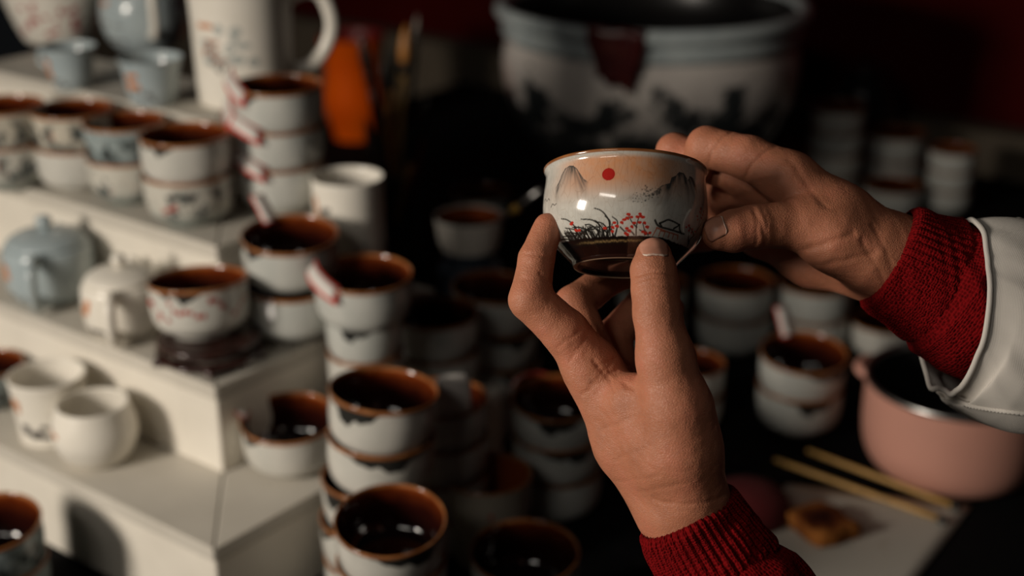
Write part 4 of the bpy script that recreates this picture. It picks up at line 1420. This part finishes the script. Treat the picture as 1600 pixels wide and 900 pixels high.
mp2 = sk.n('ShaderNodeMapping'); mp2.inputs['Scale'].default_value = (170, 170, 1150); mp2.inputs['Rotation'].default_value = (0, .25, 0)
sk.link(vm.outputs[0], mp2.inputs[0])
fine = sk.noise(mp2.outputs[0], 1.0, 3, .6)
hgt0 = sk.math('ADD', sk.math('MULTIPLY', sk.math('MINIMUM', vo.outputs['Distance'], .25), 2.2), sk.math('MULTIPLY', sk.noise(v, 140, 4, .65), .35))
hgt = sk.math('ADD', hgt0, sk.math('MULTIPLY', fine, 1.1))
sk.bump(hgt, .40, .0005)
sk.set(Roughness=.50, Subsurface_Weight=.12, Subsurface_Radius=(.006, .002, .001), Subsurface_Scale=.6, Specular_IOR_Level=.40)
nm = Mat('fingernail')
nm.color(nm.ramp(nm.noise(nm.coords(), 300, 3), [(.3, (.50, .225, .150)), (.7, (.58, .275, .185))]))
nm.set(Roughness=.38, Specular_IOR_Level=.35)
nc_ = Mat('dry_cuticle'); nc_.color(nc_.ramp(nc_.noise(nc_.coords(), 900, 3), [(.4, (.50, .30, .22)), (.6, (.72, .56, .46))])); nc_.set(Roughness=.6)


def chain(*pts):
    return [(A(x, y, d), r / 1000.0) for x, y, d, r in pts]


def make_hand(palm, fingers, creases, label):
    D, lo, h = build_sdf(palm, fingers)
    V, Fq = surface_nets(D, lo, h)
    N = vnormals(V, Fq)
    for cr in creases:
        V = crease(V, N, *cr)
    N = vnormals(V, Fq)
    # shallow wrinkles over the whole skin
    wv = vnoise(V[:, 0] * 330 + V[:, 1] * 120, V[:, 2] * 420 - V[:, 1] * 200, 3) - .5
    V = V + N * (wv * .00022)[:, None]
    me = fast_mesh('hand', V - PO, Fq, sk.m)
    o = obj('hand', me, person)
    o['label'] = label
    return o, V, Fq


def nail(hand, V, Fq, c, face, along, W, L, cut=.00034):
    """nail plate pressed onto the finger surface; c centre, face outward, along towards the tip"""
    face = face / np.linalg.norm(face)
    along = along - face * (along @ face); along /= np.linalg.norm(along)
    side = np.cross(along, face)
    near = np.where(np.linalg.norm(V - c, axis=1) < .03)[0]
    keep = np.zeros(len(V), bool); keep[near] = True
    fk = Fq[keep[Fq].all(1)]
    bvh = BVHTree.FromPolygons([Vector(x) for x in V], [tuple(map(int, f)) for f in fk])
    n = 12
    verts, faces = [], []
    grid = {}
    for i in range(n + 1):
        for j in range(n + 1):
            x, y = -1 + 2 * i / n, -1 + 2 * j / n
            sx = x * (1 - .10 * (y < 0) * y * y)
            corner = 1.0 if abs(x) < .7 else 1 - .28 * ((abs(x) - .7) / .3) ** 1.5
            yy = y * corner
            src = c + side * (sx * W / 2) + along * (yy * L / 2) + face * .02
            hit, nn, _, _ = bvh.ray_cast(Vector(src), Vector(-face))
            if hit is None: continue
            p_ = np.array(hit) + face * (.00055 * (1 - .7 * abs(x) ** 3)) + np.array(nn) * .0001
            grid[i, j] = len(verts)
            verts.append(p_ - PO)
    for i in range(n):
        for j in range(n):
            k_ = [(i, j), (i + 1, j), (i + 1, j + 1), (i, j + 1)]
            if all(q_ in grid for q_ in k_): faces.append(tuple(grid[q_] for q_ in k_))
    o = obj('nail', fix_normals(mesh('nail', verts, faces, nm.m)), hand)
    so = o.modifiers.new('thickness', 'SOLIDIFY'); so.thickness = .0007; so.offset = -1
    # cuticle line
    pts = []
    for i in range(n + 1):
        if (i, 0) in grid: pts.append(verts[grid[i, 0]])
    if len(pts) > 4:
        obj('cuticle', mesh('cuticle', *tube(pts, [.0001] + [cut] * (len(pts) - 2) + [.0001], 6), nc_.m), hand)
    return o


# raised hand (fingers up, thumb in front of the cup)
LP = [
    chain((925, 578, .684, 13.5), (985, 690, .686, 16.5), (1050, 790, .682, 18.5)),
    chain((945, 602, .705, 13.5), (1065, 800, .692, 17.5)),
    chain((968, 625, .722, 13), (1078, 800, .698, 17)),
    chain((990, 655, .735, 12), (1088, 800, .703, 16)),
    chain((1040, 560, .653, 12.6), (1058, 640, .655, 15.2), (1066, 700, .660, 17), (1080, 775, .668, 17.5)),
    chain((990, 628, .670, 13.5), (1035, 720, .668, 15.5)),
    chain((1074, 800, .678, 20), (1140, 930, .676, 22.5)),
]
LF = [
    chain((928, 578, .684, 13), (884, 520, .680, 11.2), (829, 468, .678, 10.2), (838, 405, .683, 8.5), (856, 356, .6875, 7.2)),
    chain((945, 602, .705, 12), (897, 476, .720, 9.8), (950, 436, .740, 8.6), (1000, 421, .750, 7.5)),
    chain((968, 625, .722, 12), (958, 528, .738, 9.6), (1005, 472, .750, 8.4), (1040, 442, .757, 7.2)),
    chain((990, 655, .735, 11), (1015, 562, .752, 8.4), (1035, 512, .762, 7.4), (1050, 482, .765, 6.4)),
    chain((1040, 560, .653, 12.6), (1027, 490, .653, 11.0), (1024, 452, .655, 10.9), (1021, 422, .658, 10.4), (1021, 401, .662, 8.6)),
]
cam_n = -FV
th_ax = A(1021, 401, .662) - A(1024, 452, .655)
ix_ax = A(829, 468, .678) - A(928, 578, .684)
LCR = [
    (A(1024, 441, .656), th_ax, cam_n, .0007, .00050, .016, .06),
    (A(1024, 449, .655), th_ax, cam_n, .0006, .00035, .016, -.05),
    (A(1024, 462, .655), th_ax, cam_n, .0009, .00030, .016, .10),
    (A(840, 408, .683), A(838, 405, .683) - A(829, 468, .678), cam_n + RV * .3, .0007, .00035, .012, .1),
    (A(833, 442, .680), A(838, 405, .683) - A(829, 468, .678), cam_n + RV * .5, .0008, .00035, .014, -.1),
    (A(858, 438, .680), np.array(A(860, 440, .68) - A(820, 447, .68)) @ np.diag([.2, .2, 1]) + RV * .0, cam_n, .0009, .0004, .010, 0),
    (A(975, 575, .672), A(985, 548, .67) - A(950, 620, .68), cam_n, .0011, .0006, .016, .5),
    (A(960, 590, .675), A(985, 548, .67) - A(950, 620, .68), cam_n, .0010, .0005, .014, .4),
    (A(1000, 600, .668), A(1000, 540, .66) - A(985, 640, .67) + RV * .02, cam_n, .0012, .0006, .016, -.3),
    (A(1085, 775, .66), A(1075, 700, .66) - A(1100, 850, .67), cam_n, .0010, .0004, .020, .1),
]
for k_, (x_, y_, dx_, dy_, w_, dp_, rc_) in enumerate((
        (968, 560, .5, .9, .0010, .00045, .012), (948, 578, .6, .8, .0009, .0004, .012), (935, 600, .7, .7, .0010, .00035, .013),
        (1012, 590, 1, .15, .0010, .0004, .014), (1030, 600, 1, .25, .0010, .00035, .014), (1052, 585, 1, .3, .0009, .0003, .014),
        (985, 650, .6, .8, .0012, .0003, .018), (1010, 690, .4, .9, .0012, .0003, .018), (1000, 745, .5, .85, .0011, .00025, .02),
        (1060, 745, .2, 1, .0011, .00028, .02), (890, 530, .7, .7, .0008, .0003, .010), (905, 545, .7, .7, .0008, .0003, .010))):
    LCR.append((A(x_, y_, .666), dx_ * RV - dy_ * UV, cam_n, w_, dp_, rc_, .15 * (-1) ** k_, .05))
lh, LV, LQ = make_hand(LP, LF, LCR, 'raised hand with thumb on the front of the cup')
nail(lh, LV, LQ, A(1021, 394, .66), cam_n * .84 + UV * .45, UV, .0132, .0128, .00055)

# right hand coming from the right side
RP = [
    chain((1234, 280, .713, 13.2), (1310, 340, .710, 16), (1388, 398, .708, 19.5)),
    chain((1205, 287, .738, 12.5), (1386, 400, .722, 18)),
    chain((1195, 322, .750, 12), (1382, 412, .728, 17)),
    chain((1190, 368, .752, 11), (1270, 398, .738, 15.5), (1352, 416, .724, 17)),
    chain((1262, 352, .699, 12.2), (1300, 372, .699, 15), (1352, 398, .702, 18)),
    chain((1398, 406, .711, 21.5), (1530, 482, .712, 25)),
    chain((1235, 320, .742, 15), (1165, 305, .762, 13.5), (1120, 318, .776, 10)),
]
RF = [
    chain((1234, 280, .713, 13), (1170, 247, .722, 11.3), (1104, 229, .734, 10.2), (1086, 264, .742, 8.6), (1063, 288, .746, 7.3)),
    chain((1205, 287, .738, 12), (1054, 237, .756, 9.6), (1036, 276, .764, 8.4), (1026, 300, .762, 7.3)),
    chain((1195, 322, .750, 11.5), (1112, 296, .775, 9.2), (1066, 322, .774, 8), (1040, 338, .768, 7)),
    chain((1190, 368, .752, 10.5), (1146, 362, .772, 8.2), (1100, 372, .772, 7.2), (1070, 380, .766, 6.2)),
    chain((1262, 352, .699, 12), (1215, 352, .696, 11.0), (1178, 355, .692, 10.7), (1146, 361, .690, 10.2), (1124, 364, .689, 8.5)),
]
rt_ax = A(1124, 364, .689) - A(1178, 355, .692)
ri_ax = A(1104, 229, .734) - A(1234, 280, .713)
RCR = [
    (A(1173, 355, .69), rt_ax, cam_n, .0010, .00045, .016, .12),
    (A(1181, 355, .69), rt_ax, cam_n, .0010, .00045, .016, -.15),
    (A(1189, 354, .69), rt_ax, cam_n, .0008, .00025, .016, .05),
    (A(1186, 258, .715), ri_ax, cam_n, .0012, .0007, .012, .35),
    (A(1122, 240, .727), ri_ax, cam_n, .0011, .0005, .014, .2),
    (A(1275, 385, .69), np.array(UV) - .35 * RV, cam_n - UV * .2, .0018, .0007, .020, 0),
    (A(1312, 408, .69), np.array(UV) - .25 * RV, cam_n - UV * .3, .0016, .0005, .018, 0),
    (A(1375, 430, .69), RV + .5 * UV, cam_n - UV * .1, .0013, .0003, .022, -.1),
    (A(1394, 425, .69), RV + .5 * UV, cam_n, .0013, .0003, .026, .05),
    (A(1262, 294, .70), RV * .9 + .45 * UV, cam_n + UV * .3, .0016, .0004, .018, -.1),
]
rh, RV_, RQ = make_hand(RP, RF, RCR, 'hand reaching in from the right, gripping the cup side')
nail(rh, RV_, RQ, A(1121, 360, .686), cam_n * .78 - RV * .42 + UV * .28, rt_ax, .0115, .0100)


# ---- knitted sleeves
def knit(name, c1, c2, su, sv):
    m = Mat(name)
    uvn = m.n('ShaderNodeUVMap'); uvn.uv_map = 'knit'
    mp = m.n('ShaderNodeMapping'); mp.inputs['Scale'].default_value = (su, sv, 1)
    m.link(uvn.outputs[0], mp.inputs[0])
    vo = m.n('ShaderNodeTexVoronoi'); vo.inputs['Scale'].default_value = 1; vo.inputs['Randomness'].default_value = .45
    m.link(mp.outputs[0], vo.inputs['Vector'])
    o = m.coords()
    fz = m.noise(o, 900, 4, .7)
    c = m.ramp(m.math('ADD', m.math('MULTIPLY', vo.outputs['Distance'], .8), m.math('MULTIPLY', fz, .5)), [(.25, c1), (.75, c2)])
    m.color(c)
    hgt = m.math('SUBTRACT', m.math('MULTIPLY', fz, .8), m.math('MULTIPLY', vo.outputs['Distance'], 1.4))
    m.bump(hgt, .7, .0016)
    m.set(Roughness=.95, Specular_IOR_Level=.08)
    return m.m


def sleeve(name, path, rad, seg, n, mat, parent, rib=0, amp=0.0, wob=0.0, seed=0, flat=1.0, thick=None, origin=PO, flatdir=None):
    """cloth tube along a path of points; rad = (t, r) pairs; ribs run along the sleeve"""
    P = spline(path, 30)
    seglen = np.concatenate([[0], np.cumsum(np.linalg.norm(np.diff(P, axis=0), axis=1))])
    tt = np.linspace(0, 1, n)
    C_ = np.stack([np.interp(tt * seglen[-1], seglen, P[:, k]) for k in range(3)], 1)
    T = np.gradient(C_, axis=0); T /= np.linalg.norm(T, axis=1)[:, None]
    rr = np.interp(tt, [x for x, _ in rad], [y for _, y in rad])
    V = np.zeros((n, seg, 3))
    Nv = (flatdir if flatdir is not None else FV).copy()
    ph = np.linspace(0, 2 * PI, seg, endpoint=False)
    for i in range(n):
        Nv = Nv - T[i] * (Nv @ T[i]); Nv /= np.linalg.norm(Nv)
        B = np.cross(T[i], Nv)
        r = rr[i] + (amp * np.abs(np.cos(rib * ph / 2)) if rib else 0)
        wobv = wob * (vnoise(2.2 * np.cos(ph) + 5 + seed, 2.2 * np.sin(ph) + 5 + tt[i] * 4.5, seed) - .5) * 2
        wobv += wob * .5 * (vnoise(5 * np.cos(ph) + 9 + seed, 5 * np.sin(ph) + 9 + tt[i] * 9, seed + 2) - .5) * 2
        r = r + wobv
        V[i] = C_[i] + np.outer(r * np.cos(ph), Nv) * flat + np.outer(r * np.sin(ph), B)
    ii = np.arange(n - 1)[:, None] * seg
    jj = np.arange(seg)[None]; j2 = (jj + 1) % seg
    Fq = np.stack([ii + jj, ii + j2, ii + seg + j2, ii + seg + jj], -1).reshape(-1, 4)
    me = fast_mesh(name, V.reshape(-1, 3) - origin, Fq, mat)
    fix_normals(me)
    uvl = me.uv_layers.new(name='knit')
    li = np.zeros(len(me.loops), np.int32); me.loops.foreach_get('vertex_index', li)
    uvd = np.stack([(li % seg) / seg, (li // seg) / (n - 1)], 1).astype(np.float32)
    uvl.data.foreach_set('uv', uvd.ravel())
    o = obj(name, me, parent)
    if thick:
        so = o.modifiers.new('thickness', 'SOLIDIFY'); so.thickness = thick; so.offset = -1
    return o


R1, R2 = (.045, .0008, .0012), (.23, .0045, .006)
kb = knit('red_knit', R1, R2, 120, 60)
kc = knit('red_knit_ribbed', R1, R2, 150, 26)
# sleeve of the raised arm
s1 = sleeve('sweater_sleeve', [A(1112, 868, .676), A(1150, 930, .674), A(1235, 1060, .668), A(1340, 1220, .66)],
            [(0, .0225), (.06, .0270), (.16, .0345), (.4, .040), (1, .046)], 220, 90, kb, person, 0, 0, .0022, 3)
s1['label'] = 'dark red knitted sleeve of the raised arm'
sleeve('cuff', [A(1070, 798, .676), A(1090, 832, .677), A(1112, 868, .676), A(1135, 906, .675)],
       [(0, .0222), (.02, .0236), (.08, .0250), (.5, .0268), (.86, .0290), (.95, .0284), (1, .0240)], 440, 44, kc, s1, 46, .0014, .0008, 5)
# sleeve of the right arm
s2 = sleeve('sweater_sleeve', [A(1440, 425, .712), A(1480, 448, .713), A(1545, 482, .714), A(1660, 520, .716)],
            [(0, .025), (.08, .0295), (.2, .0365), (.36, .0385), (.5, .0365), (1, .034)], 220, 80, kb, person, 0, 0, .0022, 8)
s2['label'] = 'dark red knitted sleeve under the white over-sleeve'
sleeve('cuff', [A(1385, 400, .711), A(1410, 413, .711), A(1440, 428, .712), A(1470, 442, .713)],
       [(0, .0235), (.02, .0255), (.09, .0278), (.5, .0300), (.86, .0325), (.95, .0318), (1, .027)], 440, 44, kc, s2, 46, .0010, .0008, 2)
# white over-sleeve
wc = Mat('white_cotton')
v = wc.coords()
wc.color(wc.ramp(wc.noise(v, 30, 4), [(.3, (.60, .56, .51)), (.7, (.68, .64, .58))]))
wv = wc.n('ShaderNodeTexWave'); wv.inputs['Scale'].default_value = 700; wc.link(v, wv.inputs['Vector'])
wc.bump(wc.math('ADD', wv.outputs['Fac'], wc.math('MULTIPLY', wc.noise(v, 90, 4), 3.0)), .25, .0008)
wc.set(Roughness=.9)
s3 = sleeve('over_sleeve', [A(1491, 480, .713), A(1530, 485, .714), A(1572, 498, .715), A(1660, 511, .716), A(1850, 535, .72)],
            [(0, .0438), (.04, .0450), (.12, .0490), (.22, .0525), (.5, .0545), (1, .058)], 260, 120, wc.m, person, 0, 0, .0032, 11, 1.0, .0012)
s3['label'] = 'white cotton over-sleeve covering the red sleeve'
vs3 = np.array([tuple(x.co) for x in s3.data.vertices])
ring = vs3[:260]
obj('hem', mesh('hem', *tube(np.vstack([ring, ring[:2]]), .0015, 8, False), wc.m), s3)
bv3 = BVHTree.FromPolygons([Vector(x) for x in vs3], [tuple(f.vertices) for f in s3.data.polygons])
ln_ = spline([(1484, 618), (1510, 632), (1550, 640), (1600, 646), (1680, 656)], 16)
pts = []
for x_, y_ in ln_:
    o3 = A(x_, y_, .45)
    h3 = bv3.ray_cast(Vector(o3 - PO), Vector(A(x_, y_, .7) - o3).normalized())[0]
    if h3 is not None: pts.append(np.array(h3))
if len(pts) > 4:
    obj('seam', mesh('seam', *tube(pts, [.0010 + .0006 * (k % 2) for k in range(len(pts))], 8), wc.m), s3)
